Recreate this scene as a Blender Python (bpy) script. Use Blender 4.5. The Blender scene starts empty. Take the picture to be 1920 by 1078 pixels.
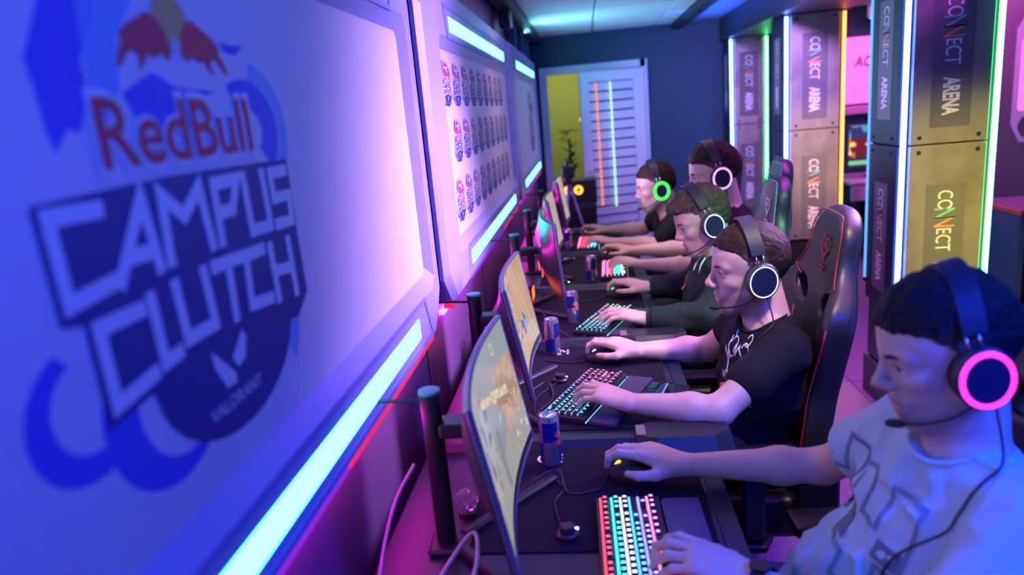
import bpy, bmesh, math, random
import numpy as np
from mathutils import Matrix, Vector
random.seed(7); np.random.seed(7)
scene = bpy.context.scene
COL = scene.collection
PI = math.pi

# ---------------------------------------------------------------- camera
cam_d = bpy.data.cameras.new('camera')
cam = bpy.data.objects.new('camera', cam_d); COL.objects.link(cam)
cam_d.sensor_width = 36.0; cam_d.sensor_fit = 'HORIZONTAL'
cam_d.lens = 1341.95 / 1920 * 36.0
cam_d.clip_start = 0.02; cam_d.clip_end = 60
_R = ((0.99141199, 0.09702378, -0.08768498), (-0.0615041, -0.24579357, -0.96736899), (-0.1154102, 0.9644542, -0.23771533))
_m = Matrix.Identity(4)
for i in range(3):
    _m[i][0] = _R[0][i]; _m[i][1] = -_R[1][i]; _m[i][2] = -_R[2][i]
_m.translation = (0, 0, 1.62)
cam.matrix_world = _m
cam_d.dof.use_dof = True; cam_d.dof.focus_distance = 2.15; cam_d.dof.aperture_fstop = 1.9
scene.camera = cam
# ---------------------------------------------------------------- world, lights, exposure
w = bpy.data.worlds.new('world'); scene.world = w; w.use_nodes = True
w.node_tree.nodes['Background'].inputs[0].default_value = (0.10, 0.07, 0.30, 1)
w.node_tree.nodes['Background'].inputs[1].default_value = 0.02
scene.view_settings.view_transform = 'Standard'; scene.view_settings.look = 'None'
scene.view_settings.gamma = 1.0; scene.view_settings.use_curve_mapping = False
scene.view_settings.exposure = 0.0

def area(name, loc, target, size, color, power, size_y=None, spread=None):
    d = bpy.data.lights.new(name, 'AREA'); d.energy = power; d.color = color
    d.shape = 'RECTANGLE' if size_y else 'DISK'; d.size = size
    if size_y: d.size_y = size_y
    if spread: d.spread = math.radians(spread)
    o = bpy.data.objects.new(name, d); COL.objects.link(o); o.location = loc
    o.rotation_euler = (Vector(target) - Vector(loc)).to_track_quat('-Z', 'Y').to_euler()
    return o
# unseen area lights without fixtures, aimed at the wall, the players and the pillars
area('ceiling_lamp_lavender', (0.70, 2.3, 2.27), (-0.45, 2.2, 1.62), 0.22, (0.66, 0.36, 1.0), 40, 1.8, 72)
area('ceiling_lamp_pink', (0.05, 2.4, 2.27), (0.25, 2.4, 0.8), 0.2, (1.0, 0.13, 0.60), 9, 2.6, 120)
area('ceiling_lamp_magenta', (1.12, 3.4, 2.27), (1.12, 3.4, 0), 0.2, (0.75, 0.06, 1.0), 14, 3.4, 60)
area('ceiling_lamp_rim', (1.0, 3.2, 2.27), (0.4, 2.9, 1.0), 0.15, (0.85, 0.08, 1.0), 9, 2.0, 100)
area('ceiling_lamp_room_pink', (2.75, 6.5, 2.25), (2.75, 6.6, 0), 0.5, (1.0, 0.12, 0.75), 26, 1.2)
area('ceiling_lamp_room_purple', (2.75, 4.3, 2.25), (2.65, 4.6, 0), 0.4, (0.75, 0.12, 1.0), 22, 1.6, 100)
area('ceiling_lamp_blue', (0.5, -0.3, 2.25), (-0.3, 1.2, 1.2), 0.4, (0.02, 0.06, 1.0), 30)
area('fill_light_blue_side', (1.25, 0.35, 2.15), (0.65, 1.0, 0.95), 0.15, (0.01, 0.05, 1.0), 16, spread=70)  # added to turn the nearest player's back blue
area('fill_light_key', (0.75, 1.35, 2.27), (0.40, 2.35, 0.95), 0.12, (1.0, 0.74, 0.60), 4, spread=62)  # added warm fill for the near side of the bearded player
area('fill_light_green', (1.25, 2.05, 2.2), (0.50, 2.80, 0.94), 0.08, (0.05, 1.0, 0.25), 1.0, spread=26)  # added spot, green tint on the hooded player's neck
area('fill_light_yellow', (1.62, 2.35, 2.08), (1.63, 3.45, 0.80), 0.30, (1.0, 0.80, 0.03), 9, spread=54)  # added to yellow the lower front of the first pillar
area('fill_light_amber', (1.62, 4.4, 2.08), (1.62, 5.4, 0.95), 0.10, (1.0, 0.60, 0.12), 3.0, spread=42)  # added amber wash for the second pillar's front
area('fill_light_tan', (0.30, 3.9, 2.27), (0.25, 3.9, 0.8), 0.12, (1.0, 0.55, 0.30), 4, 1.4, 90)  # added warm fill over the arms of the far players
area('fill_light_pillars', (1.1, 3.9, 2.25), (1.6, 5.5, 1.75), 0.12, (0.58, 0.28, 1.0), 13, spread=70)  # added lavender wash on the two rear pillars
area('ceiling_lamp_farwall', (0.9, 6.3, 2.2), (1.1, 7.5, 1.1), 0.2, (0.03, 0.14, 1.0), 6)
area('ceiling_fill_cyan', (-0.38, 6.2, 2.09), (0.3, 6.2, 2.4), 0.06, (0.22, 0.75, 1.0), 22, 2.2)  # added uplight to brighten the far ceiling tiles
area('ceiling_fill_lavender', (-0.38, 4.0, 2.09), (0.3, 4.0, 2.4), 0.06, (0.60, 0.45, 1.0), 26, 2.2)  # added uplight, lavender tint for the nearer tiles
area('ceiling_fill_blue', (1.17, 5.6, 2.15), (1.17, 5.6, 2.4), 0.08, (0.01, 0.10, 1.0), 7, 3.0)  # added uplight that turns the board between the beams blue

# ---------------------------------------------------------------- helpers
_mats = {}
def mat(name, col, rough=0.5, metal=0.0, emit=None, estr=0.0, spec=0.5, coat=0.0, bump=None, attr=None, noise=None, emit_attr=None, alpha=None, trans=None):
    if name in _mats: return _mats[name]
    m = bpy.data.materials.new(name); m.use_nodes = True
    nt = m.node_tree; b = nt.nodes['Principled BSDF']
    c = tuple(col) + (1,) if len(col) == 3 else col
    b.inputs['Base Color'].default_value = c
    b.inputs['Roughness'].default_value = rough; b.inputs['Metallic'].default_value = metal
    b.inputs['Specular IOR Level'].default_value = spec
    if coat: b.inputs['Coat Weight'].default_value = coat; b.inputs['Coat Roughness'].default_value = 0.15
    if emit is not None:
        b.inputs['Emission Color'].default_value = tuple(emit) + (1,); b.inputs['Emission Strength'].default_value = estr
    if trans: b.inputs['Transmission Weight'].default_value = trans
    if attr:
        a = nt.nodes.new('ShaderNodeAttribute'); a.attribute_name = attr
        nt.links.new(a.outputs['Color'], b.inputs['Base Color'])
    if emit_attr:
        a = nt.nodes.new('ShaderNodeAttribute'); a.attribute_name = emit_attr
        nt.links.new(a.outputs['Color'], b.inputs['Emission Color']); b.inputs['Emission Strength'].default_value = estr
    tc = None
    if noise or bump:
        tc = nt.nodes.new('ShaderNodeTexCoord')
    if noise:      # (scale, amount): blotchy wear in the base colour
        n = nt.nodes.new('ShaderNodeTexNoise'); n.inputs['Scale'].default_value = noise[0]; n.inputs['Detail'].default_value = 6
        nt.links.new(tc.outputs['Object'], n.inputs['Vector'])
        mx = nt.nodes.new('ShaderNodeMix'); mx.data_type = 'RGBA'
        mx.inputs[6].default_value = c; mx.inputs[7].default_value = tuple(x * (1 - noise[1]) for x in c[:3]) + (1,)
        rp = nt.nodes.new('ShaderNodeMapRange'); rp.inputs[1].default_value = 0.42; rp.inputs[2].default_value = 0.68
        nt.links.new(n.outputs['Fac'], rp.inputs[0]); nt.links.new(rp.outputs[0], mx.inputs[0])
        nt.links.new(mx.outputs[2], b.inputs['Base Color'])
    if bump:       # (scale, strength, stretch)
        n = nt.nodes.new('ShaderNodeTexNoise'); n.inputs['Scale'].default_value = bump[0]; n.inputs['Detail'].default_value = 3
        if len(bump) > 2:
            mp = nt.nodes.new('ShaderNodeMapping'); mp.inputs['Scale'].default_value = bump[2]
            nt.links.new(tc.outputs['Object'], mp.inputs['Vector']); nt.links.new(mp.outputs[0], n.inputs['Vector'])
        else: nt.links.new(tc.outputs['Object'], n.inputs['Vector'])
        bp = nt.nodes.new('ShaderNodeBump'); bp.inputs['Strength'].default_value = bump[1]; bp.inputs['Distance'].default_value = 0.004
        nt.links.new(n.outputs['Fac'], bp.inputs['Height']); nt.links.new(bp.outputs[0], b.inputs['Normal'])
    _mats[name] = m
    return m

def glow(name, col, s):
    return mat(name, (0.02, 0.02, 0.02), 0.5, emit=col, estr=s)

class MB:
    """collects shapes for ONE mesh"""
    def __init__(s): s.v = []; s.f = []; s.mi = []; s.cur = 0
    def add(s, vs, fs):
        o = len(s.v); s.v += [tuple(map(float, p)) for p in vs]
        for f in fs: s.f.append([i + o for i in f]); s.mi.append(s.cur)
        return s
    def box(s, lo, hi, M=None):
        x0, y0, z0 = lo; x1, y1, z1 = hi
        vs = [Vector(p) for p in ((x0,y0,z0),(x1,y0,z0),(x1,y1,z0),(x0,y1,z0),(x0,y0,z1),(x1,y0,z1),(x1,y1,z1),(x0,y1,z1))]
        if M: vs = [M @ p for p in vs]
        return s.add(vs, [(0,3,2,1),(4,5,6,7),(0,1,5,4),(1,2,6,5),(2,3,7,6),(3,0,4,7)])
    def rbox(s, lo, hi, b=0.004, seg=1, M=None):
        bm = bmesh.new(); bmesh.ops.create_cube(bm, size=1)
        lo = Vector(lo); hi = Vector(hi); c = (lo + hi) / 2; d = hi - lo
        for v in bm.verts: v.co = Vector((v.co.x * d.x, v.co.y * d.y, v.co.z * d.z)) + c
        b = min(b, min(d) * 0.49)
        bmesh.ops.bevel(bm, geom=bm.edges[:], offset=b, segments=seg, profile=0.5, affect='EDGES')
        return s.bm(bm, M)
    def bm(s, bm, M=None):
        bm.verts.index_update()
        vs = [(M @ v.co) if M else v.co.copy() for v in bm.verts]
        s.add(vs, [[v.index for v in f.verts] for f in bm.faces]); bm.free(); return s
    def cyl(s, a, b, r1, r2=None, n=16, caps=True):
        return s.tube([a, b], [r1, r1 if r2 is None else r2], n, caps)
    def tube(s, path, r, n=8, caps=True, closed=False):
        P = [Vector(p) for p in path]; N = len(P)
        rr = r if isinstance(r, (list, tuple)) else [r] * N
        T = []
        for i in range(N):
            if closed: t = P[(i + 1) % N] - P[i - 1]
            else: t = P[min(i + 1, N - 1)] - P[max(i - 1, 0)]
            T.append(t.normalized() if t.length > 1e-9 else Vector((0, 0, 1)))
        up = Vector((0, 0, 1)) if abs(T[0].z) < 0.9 else Vector((1, 0, 0))
        u = T[0].cross(up).normalized(); vs = []
        for i in range(N):
            u = (u - T[i] * u.dot(T[i])); u = u.normalized() if u.length > 1e-6 else T[i].orthogonal().normalized()
            v = T[i].cross(u)
            for k in range(n):
                a = 2 * PI * k / n; vs.append(P[i] + (u * math.cos(a) + v * math.sin(a)) * rr[i])
        fs = []
        for i in range(N if closed else N - 1):
            j = (i + 1) % N
            for k in range(n):
                k2 = (k + 1) % n; fs.append((i*n+k, i*n+k2, j*n+k2, j*n+k))
        if caps and not closed:
            fs.append(tuple(range(n))[::-1]); fs.append(tuple((N-1)*n + k for k in range(n)))
        return s.add(vs, fs)
    def lathe(s, prof, n=24, M=None, sy=1.0):
        vs = []; fs = []
        for r, z in prof:
            for k in range(n):
                a = 2 * PI * k / n; p = Vector((r * math.cos(a), r * math.sin(a) * sy, z)); vs.append(M @ p if M else p)
        for i in range(len(prof) - 1):
            for k in range(n):
                k2 = (k + 1) % n; fs.append((i*n+k, i*n+k2, (i+1)*n+k2, (i+1)*n+k))
        if prof[0][0] > 1e-5: fs.append(tuple(range(n))[::-1])
        if prof[-1][0] > 1e-5: fs.append(tuple((len(prof)-1)*n + k for k in range(n)))
        return s.add(vs, fs)
    def prism(s, poly, fn, d0, d1):
        """poly 2d; fn(a,b,d)->3d"""
        n = len(poly)
        vs = [fn(a, b, d0) for a, b in poly] + [fn(a, b, d1) for a, b in poly]
        fs = [tuple(range(n)), tuple(range(2*n-1, n-1, -1))] + [(i, i+n, (i+1) % n + n, (i+1) % n) for i in range(n)]
        return s.add(vs, fs)
    def mesh(s, name='m'):
        me = bpy.data.meshes.new(name); me.from_pydata(s.v, [], s.f)
        if any(s.mi): me.polygons.foreach_set('material_index', s.mi)
        bm = bmesh.new(); bm.from_mesh(me); bmesh.ops.recalc_face_normals(bm, faces=bm.faces[:]); bm.to_mesh(me); bm.free()
        me.update(); return me

def mk(name, m, material, parent=None, M=None, smooth=None, world=False):
    me = m.mesh(name) if isinstance(m, MB) else m
    o = bpy.data.objects.new(name, me); COL.objects.link(o)
    if me.users <= 1:
        for mm in (material if isinstance(material, (list, tuple)) else [material]): me.materials.append(mm)
        if smooth == 'auto' or isinstance(smooth, (int, float)) and smooth and smooth is not True:
            ang = 40 if smooth == 'auto' else smooth
            me.shade_smooth(); me.set_sharp_from_angle(angle=math.radians(ang))
        elif smooth: me.shade_smooth()
    if M is not None: o.matrix_basis = M
    if parent is not None:
        o.parent = parent
        if world: o.matrix_parent_inverse = parent.matrix_basis.inverted()
    return o

def tag(o, label=None, cat=None, group=None, kind=None):
    if label: o['label'] = label
    if cat: o['category'] = cat
    if group: o['group'] = group
    if kind: o['kind'] = kind
    return o

def thing(name, label, cat, M=None, group=None):
    o = bpy.data.objects.new(name, None); COL.objects.link(o); o.empty_display_size = 0.05
    if M is not None: o.matrix_basis = M if isinstance(M, Matrix) else Matrix.Translation(M)
    return tag(o, label, cat, group)

def struct(name, m, material, **k):
    return tag(mk(name, m, material, **k), kind='structure')

def copy_tree(o, parent=None):
    c = o.copy(); COL.objects.link(c); c.parent = parent
    for ch in o.children: copy_tree(ch, c)
    return c

def frame(loc, xdir, rot=None):
    """z-up frame with local x along xdir (2d)"""
    x = Vector((xdir[0], xdir[1], 0)).normalized(); y = Vector((-x.y, x.x, 0))
    return Matrix(((x.x, y.x, 0, loc[0]), (x.y, y.y, 0, loc[1]), (0, 0, 1, loc[2]), (0, 0, 0, 1)))

def text_mesh(txt, size=1.0, offset=0.0, extrude=0.0, spacing=1.0, shear=0.0):
    c = bpy.data.curves.new('t', 'FONT'); c.body = txt; c.size = size; c.offset = offset; c.extrude = extrude
    c.space_character = spacing; c.shear = shear; c.resolution_u = 3
    c.align_x = 'LEFT'; c.fill_mode = 'FRONT' if not extrude else 'BOTH'
    o = bpy.data.objects.new('t', c); me = bpy.data.meshes.new_from_object(o)
    vs = [v.co.copy() for v in me.vertices]; fs = [list(p.vertices) for p in me.polygons]
    bpy.data.objects.remove(o); bpy.data.curves.remove(c); bpy.data.meshes.remove(me)
    return vs, fs

def text_fit(mb, txt, fn, x0, x1, y0, y1, d, **k):
    vs, fs = text_mesh(txt, **k)
    ax = min(v.x for v in vs); bx = max(v.x for v in vs); ay = min(v.y for v in vs); by = max(v.y for v in vs)
    mb.add([fn(x0 + (v.x-ax)/(bx-ax)*(x1-x0), y0 + (v.y-ay)/(by-ay)*(y1-y0), d) for v in vs], fs)

def ribbon(path, w):
    """2d stroke with mitred corners -> list of quads (polygons)"""
    P = [Vector((p[0], p[1])) for p in path]; n = len(P); L = []; Rr = []
    for i in range(n):
        d0 = (P[i] - P[i-1]).normalized() if i > 0 else None
        d1 = (P[i+1] - P[i]).normalized() if i < n-1 else None
        if d0 is None: d0 = d1
        if d1 is None: d1 = d0
        n0 = Vector((-d0.y, d0.x)); n1 = Vector((-d1.y, d1.x)); m = (n0 + n1)
        m = m / max(m.length_squared, 0.35) * 2 if m.length > 1e-6 else n0
        a = P[i].copy(); e = w / 2
        if i == 0: a = a - d1 * e * 0.9
        if i == n-1: a = a + d0 * e * 0.9
        L.append(a + m * e); Rr.append(a - m * e)
    return [[L[i], L[i+1], Rr[i+1], Rr[i]] for i in range(n-1)]

# ---------------------------------------------------------------- signed distance modelling
def vnoise(P, scale, seed=0):
    rs = np.random.RandomState(seed); T = rs.rand(32, 32, 32).astype(np.float32)
    q = P * np.asarray(scale, np.float32); i = np.floor(q).astype(int); t = q - i; t = t * t * (3 - 2 * t)
    i &= 31; j = (i + 1) & 31
    r = 0
    for a in (0, 1):
        for b in (0, 1):
            for c in (0, 1):
                r = r + T[(j if a else i)[:, 0], (j if b else i)[:, 1], (j if c else i)[:, 2]] * \
                    (t[:, 0] if a else 1 - t[:, 0]) * (t[:, 1] if b else 1 - t[:, 1]) * (t[:, 2] if c else 1 - t[:, 2])
    return r * 2 - 1

class Sdf:
    def __init__(s): s.ops = []; s.lo = np.full(3, 1e9); s.hi = -s.lo; s.post = []
    def _b(s, lo, hi, sign):
        if sign > 0: s.lo = np.minimum(s.lo, lo); s.hi = np.maximum(s.hi, hi)
    def cone(s, a, b, r1, r2=None, k=0.02, sign=1):
        a = np.array(a, float); b = np.array(b, float); r2 = r1 if r2 is None else r2; m = max(r1, r2)
        lo = np.minimum(a, b) - m; hi = np.maximum(a, b) + m; ba = b - a; L = max(ba @ ba, 1e-12)
        def f(X, Y, Z):
            t = np.clip(((X-a[0])*ba[0] + (Y-a[1])*ba[1] + (Z-a[2])*ba[2]) / L, 0, 1)
            return np.sqrt((X-a[0]-t*ba[0])**2 + (Y-a[1]-t*ba[1])**2 + (Z-a[2]-t*ba[2])**2) - (r1 + (r2 - r1) * t)
        s._b(lo, hi, sign); s.ops.append((f, lo, hi, k, sign)); return s
    def ell(s, c, r, R=None, k=0.02, sign=1):
        c = np.array(c, float); r = np.array(r, float); R = np.eye(3) if R is None else np.array(R, float)
        e = np.sqrt(((R * r) ** 2).sum(1)); lo = c - e; hi = c + e
        def f(X, Y, Z):
            x = X-c[0]; y = Y-c[1]; z = Z-c[2]
            q = [(R[0, i]*x + R[1, i]*y + R[2, i]*z) for i in range(3)]
            k0 = np.sqrt(sum((q[i]/r[i])**2 for i in range(3))); k1 = np.sqrt(sum((q[i]/r[i]**2)**2 for i in range(3))) + 1e-9
            return k0 * (k0 - 1) / k1
        s._b(lo, hi, sign); s.ops.append((f, lo, hi, k, sign)); return s
    def fn(s, f, lo, hi, k=0.01, sign=1):
        lo = np.array(lo, float); hi = np.array(hi, float); s._b(lo, hi, sign); s.ops.append((f, lo, hi, k, sign)); return s
    def cut(s, p, n, k=0.004):
        """keep the side the normal n points away from"""
        p = np.array(p, float); n = np.array(n, float); n /= np.linalg.norm(n)
        s.ops.append((lambda X, Y, Z: -((X-p[0])*n[0] + (Y-p[1])*n[1] + (Z-p[2])*n[2]), None, None, k, -1)); return s
    def mesh(s, h, name='m'):
        lo = s.lo - 4*h; n = np.ceil((s.hi + 4*h - lo) / h).astype(int) + 1
        D = np.full(n, 1.0, np.float32)
        ax = [(lo[i] + h*np.arange(n[i])).astype(np.float32) for i in range(3)]
        for f, blo, bhi, k, sign in s.ops:
            if blo is None: sl = [slice(0, n[i]) for i in range(3)]
            else:
                m = k + 3*h
                sl = [slice(max(0, int((blo[i]-m-lo[i])/h)), min(n[i], int((bhi[i]+m-lo[i])/h) + 2)) for i in range(3)]
            if any(q.stop <= q.start for q in sl): continue
            X = ax[0][sl[0]][:, None, None]; Y = ax[1][sl[1]][None, :, None]; Z = ax[2][sl[2]][None, None, :]
            d = f(X, Y, Z); A = D[tuple(sl)]
            if sign > 0:
                hh = np.maximum(k - np.abs(A - d), 0) / k; D[tuple(sl)] = np.minimum(A, d) - hh*hh*k*0.25
            else:
                hh = np.maximum(k - np.abs(A + d), 0) / k; D[tuple(sl)] = np.maximum(A, -d) + hh*hh*k*0.25
        if s.post:
            I = np.argwhere(np.abs(D) < 6*h); P = (lo + I*h).astype(np.float32); t = tuple(I.T)
            for f in s.post: D[t] += f(P).astype(np.float32)
        return nets(D, lo, h, name)

def nets(D, lo, h, name):
    S = D < 0; n = D.shape
    c = [S[a:n[0]-1+a, b:n[1]-1+b, d:n[2]-1+d] for a in (0, 1) for b in (0, 1) for d in (0, 1)]
    al = c[0].copy(); an = c[0].copy()
    for q in c[1:]: al &= q; an |= q
    act = an & ~al; I = np.argwhere(act); idx = np.full(act.shape, -1, np.int32); idx[tuple(I.T)] = np.arange(len(I))
    acc = np.zeros((len(I), 3)); cnt = np.zeros(len(I))
    offs = [(a, b, d) for a in (0, 1) for b in (0, 1) for d in (0, 1)]
    val = {o: D[I[:, 0]+o[0], I[:, 1]+o[1], I[:, 2]+o[2]] for o in offs}
    for o in offs:
        for ax in range(3):
            if o[ax]: continue
            o2 = list(o); o2[ax] = 1; o2 = tuple(o2); a = val[o]; b = val[o2]; x = (a < 0) != (b < 0)
            t = np.where(x, a / np.where(x, a - b, 1), 0); p = np.tile(np.array(o, float), (len(I), 1)); p[:, ax] = t
            acc[x] += p[x]; cnt[x] += 1
    V = lo + (I + acc / cnt[:, None]) * h
    Q = []
    for ax in range(3):
        u, v = (ax+1) % 3, (ax+2) % 3
        a = [slice(None)]*3; b = [slice(None)]*3; a[ax] = slice(0, n[ax]-1); b[ax] = slice(1, n[ax])
        x = S[tuple(a)] != S[tuple(b)]; E = np.argwhere(x); E = E[(E[:, u] > 0) & (E[:, v] > 0) & (E[:, u] < n[u]-1) & (E[:, v] < n[v]-1)]
        if not len(E): continue
        def cell(du, dv):
            e = E.copy(); e[:, u] += du; e[:, v] += dv; return idx[tuple(e.T)]
        q = np.stack([cell(-1, -1), cell(0, -1), cell(0, 0), cell(-1, 0)], 1)
        fl = ~S[tuple(E.T)]; q[fl] = q[fl][:, ::-1]; Q.append(q)
    Q = np.concatenate(Q)
    me = bpy.data.meshes.new(name)
    me.vertices.add(len(V)); me.vertices.foreach_set('co', V.astype(np.float32).ravel())
    me.loops.add(len(Q)*4); me.loops.foreach_set('vertex_index', Q.astype(np.int32).ravel())
    me.polygons.add(len(Q)); me.polygons.foreach_set('loop_start', np.arange(len(Q), dtype=np.int32)*4)
    me.polygons.foreach_set('loop_total', np.full(len(Q), 4, np.int32))
    me.update(calc_edges=True); me.validate(); me.shade_smooth()
    return me

def verts_of(me):
    a = np.empty(len(me.vertices)*3, np.float32); me.vertices.foreach_get('co', a); return a.reshape(-1, 3)
def set_attr(me, C, name='Col'):
    a = me.attributes.new(name, 'FLOAT_COLOR', 'POINT')
    a.data.foreach_set('color', np.concatenate([C, np.ones((len(C), 1))], 1).astype(np.float32).ravel())
def sstep(a, b, x):
    t = np.clip((x - a) / (b - a), 0, 1); return t*t*(3-2*t)
# ---------------------------------------------------------------- the room
M_wall = mat('wall_paint_dark', (0.07, 0.075, 0.13), 0.55, bump=(60, 0.1))
M_wall_purple = mat('wall_laminate', (0.17, 0.09, 0.22), 0.38)
M_far = mat('far_wall_paint', (0.014, 0.055, 0.10), 0.6, bump=(80, 0.08))
M_ceil = mat('ceiling_tile', (0.74, 0.76, 0.80), 0.8, bump=(140, 0.25))
M_grid = mat('ceiling_grid', (0.30, 0.32, 0.36), 0.6)
M_black = mat('black_plastic', (0.012, 0.012, 0.015), 0.38)
M_blackm = mat('black_matte', (0.014, 0.014, 0.018), 0.7)
M_beam = mat('beam_black', (0.012, 0.014, 0.02), 0.5)
M_white = mat('white_lacquer', (0.80, 0.80, 0.84), 0.4)
M_metal = mat('metal', (0.6, 0.6, 0.62), 0.28, 1.0)

# floor of embossed rubber plates
fm = bpy.data.materials.new('floor_checker_plate'); fm.use_nodes = True
nt = fm.node_tree; b = nt.nodes['Principled BSDF']; b.inputs['Base Color'].default_value = (0.17, 0.11, 0.24, 1); b.inputs['Roughness'].default_value = 0.33
tc = nt.nodes.new('ShaderNodeTexCoord'); mp = nt.nodes.new('ShaderNodeMapping'); mp.inputs['Rotation'].default_value[2] = PI/4
br = nt.nodes.new('ShaderNodeTexBrick'); br.inputs['Scale'].default_value = 16; br.inputs['Mortar Size'].default_value = 0.03
br.inputs['Mortar Smooth'].default_value = 0.6; br.offset = 0.5
bp = nt.nodes.new('ShaderNodeBump'); bp.inputs['Strength'].default_value = 1.0; bp.inputs['Distance'].default_value = 0.004
nt.links.new(tc.outputs['Object'], mp.inputs[0]); nt.links.new(mp.outputs[0], br.inputs['Vector']); nt.links.new(br.outputs['Fac'], bp.inputs['Height']); nt.links.new(bp.outputs[0], b.inputs['Normal'])
floor = struct('floor', MB().box((-0.5, -1.5, -0.06), (4.2, 7.5, -0.006)), M_blackm)
plate = None
for ix in range(5):
    for iy in range(10):
        x0 = -0.5 + 0.94*ix; y0 = -1.5 + 0.9*iy
        if plate is None: plate = MB().rbox((0.002, 0.002, -0.006), (0.938, 0.898, 0), 0.002)
        if ix == 0 and iy == 0: po = mk('floor_plate', plate, fm, floor, Matrix.Translation((x0, y0, 0)))
        else:
            q = po.copy(); COL.objects.link(q); q.matrix_basis = Matrix.Translation((x0, y0, 0))

wl = struct('wall_left', MB().box((-0.66, -1.5, 0), (-0.53, 7.5, 2.5)), M_wall_purple)
# vertical joints of the wall boards
for i, y in enumerate((-0.3, 0.9, 2.06, 3.3, 4.66, 5.9)):
    mk('board_joint', MB().box((-0.53, y, 0), (-0.5285, y+0.012, 2.31)), M_blackm, wl)
# far wall with the doorway left open
fw = MB(); fw.box((-0.62, 7.5, 0), (-0.40, 7.62, 2.5)); fw.box((-0.40, 7.5, 1.97), (0.60, 7.62, 2.5)); fw.box((0.60, 7.5, 0), (4.2, 7.62, 2.5))
wf = struct('wall_far', fw, M_far)
struct('wall_back', MB().box((-0.62, -1.62, 0), (4.2, -1.5, 2.5)), M_wall)
struct('wall_right', MB().box((3.2, -1.5, 0), (3.3, 7.5, 2.5)), mat('wall_right_paint', (0.10, 0.05, 0.13), 0.45))
# ceiling: grid plus single tiles
ce = struct('ceiling', MB().box((-0.62, -1.62, 2.325), (4.2, 7.62, 2.42)), M_grid)
tile = None
for ix in range(3):
    for iy in range(15):
        if ix == 2: w_ = 0.17
        else: w_ = 0.586
        x0 = (-0.47, 0.13, 0.727)[ix]; y1 = 7.49 - 0.6*iy
        nm = 'ceiling_tile'
        if tile is None: tile = {}
        if w_ not in tile:
            o = mk(nm, MB().rbox((0, 0, 0), (w_, 0.588, 0.02), 0.006), M_ceil, ce, Matrix.Translation((x0, y1-0.588, 2.31))); tile[w_] = o
        else:
            o = tile[w_].copy(); COL.objects.link(o); o.matrix_basis = Matrix.Translation((x0, y1-0.588, 2.31))
struct('trim_1', MB().box((-0.5, -1.5, 2.24), (-0.395, 7.5, 2.324)), M_beam)                    # dark strip along the left wall
struct('trim_2', MB().rbox((0.90, -1.5, 2.255), (1.0, 7.5, 2.324), 0.01), M_beam)               # ceiling beam
struct('trim_3', MB().box((1.34, -1.5, 2.10), (1.84, 7.5, 2.324)), mat('soffit_black', (0.035, 0.035, 0.055), 0.45))
struct('trim_4', MB().box((1.0, -1.5, 2.312), (1.34, 7.5, 2.324)), mat('ceiling_blue_board', (0.30, 0.34, 0.55), 0.6))
struct('trim_5', MB().box((1.84, -1.5, 2.30), (3.2, 7.5, 2.324)), mat('ceiling_right_board', (0.55, 0.45, 0.6), 0.6))
# far-left: wall cabinet (small speaker) and pipes above the panels
sp = thing('wall_speaker', 'small black box with a white side on the wall above the second panel', 'speaker', (-0.5, 4.75, 2.14))
mk('speaker_body', MB().rbox((0, 0, 0), (0.07, 0.09, 0.13), 0.006), M_black, sp)
mk('side_plate', MB().rbox((0.0, 0.092, 0.0), (0.075, 0.125, 0.13), 0.004), M_white, sp)
for i, y in enumerate((5.35, 6.0, 6.6)):
    mk('wall_post', MB().box((-0.53, y, 2.0), (-0.455, y+0.05, 2.24)), mat('post_blue', (0.05, 0.08, 0.2), 0.5), wl)

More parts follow.
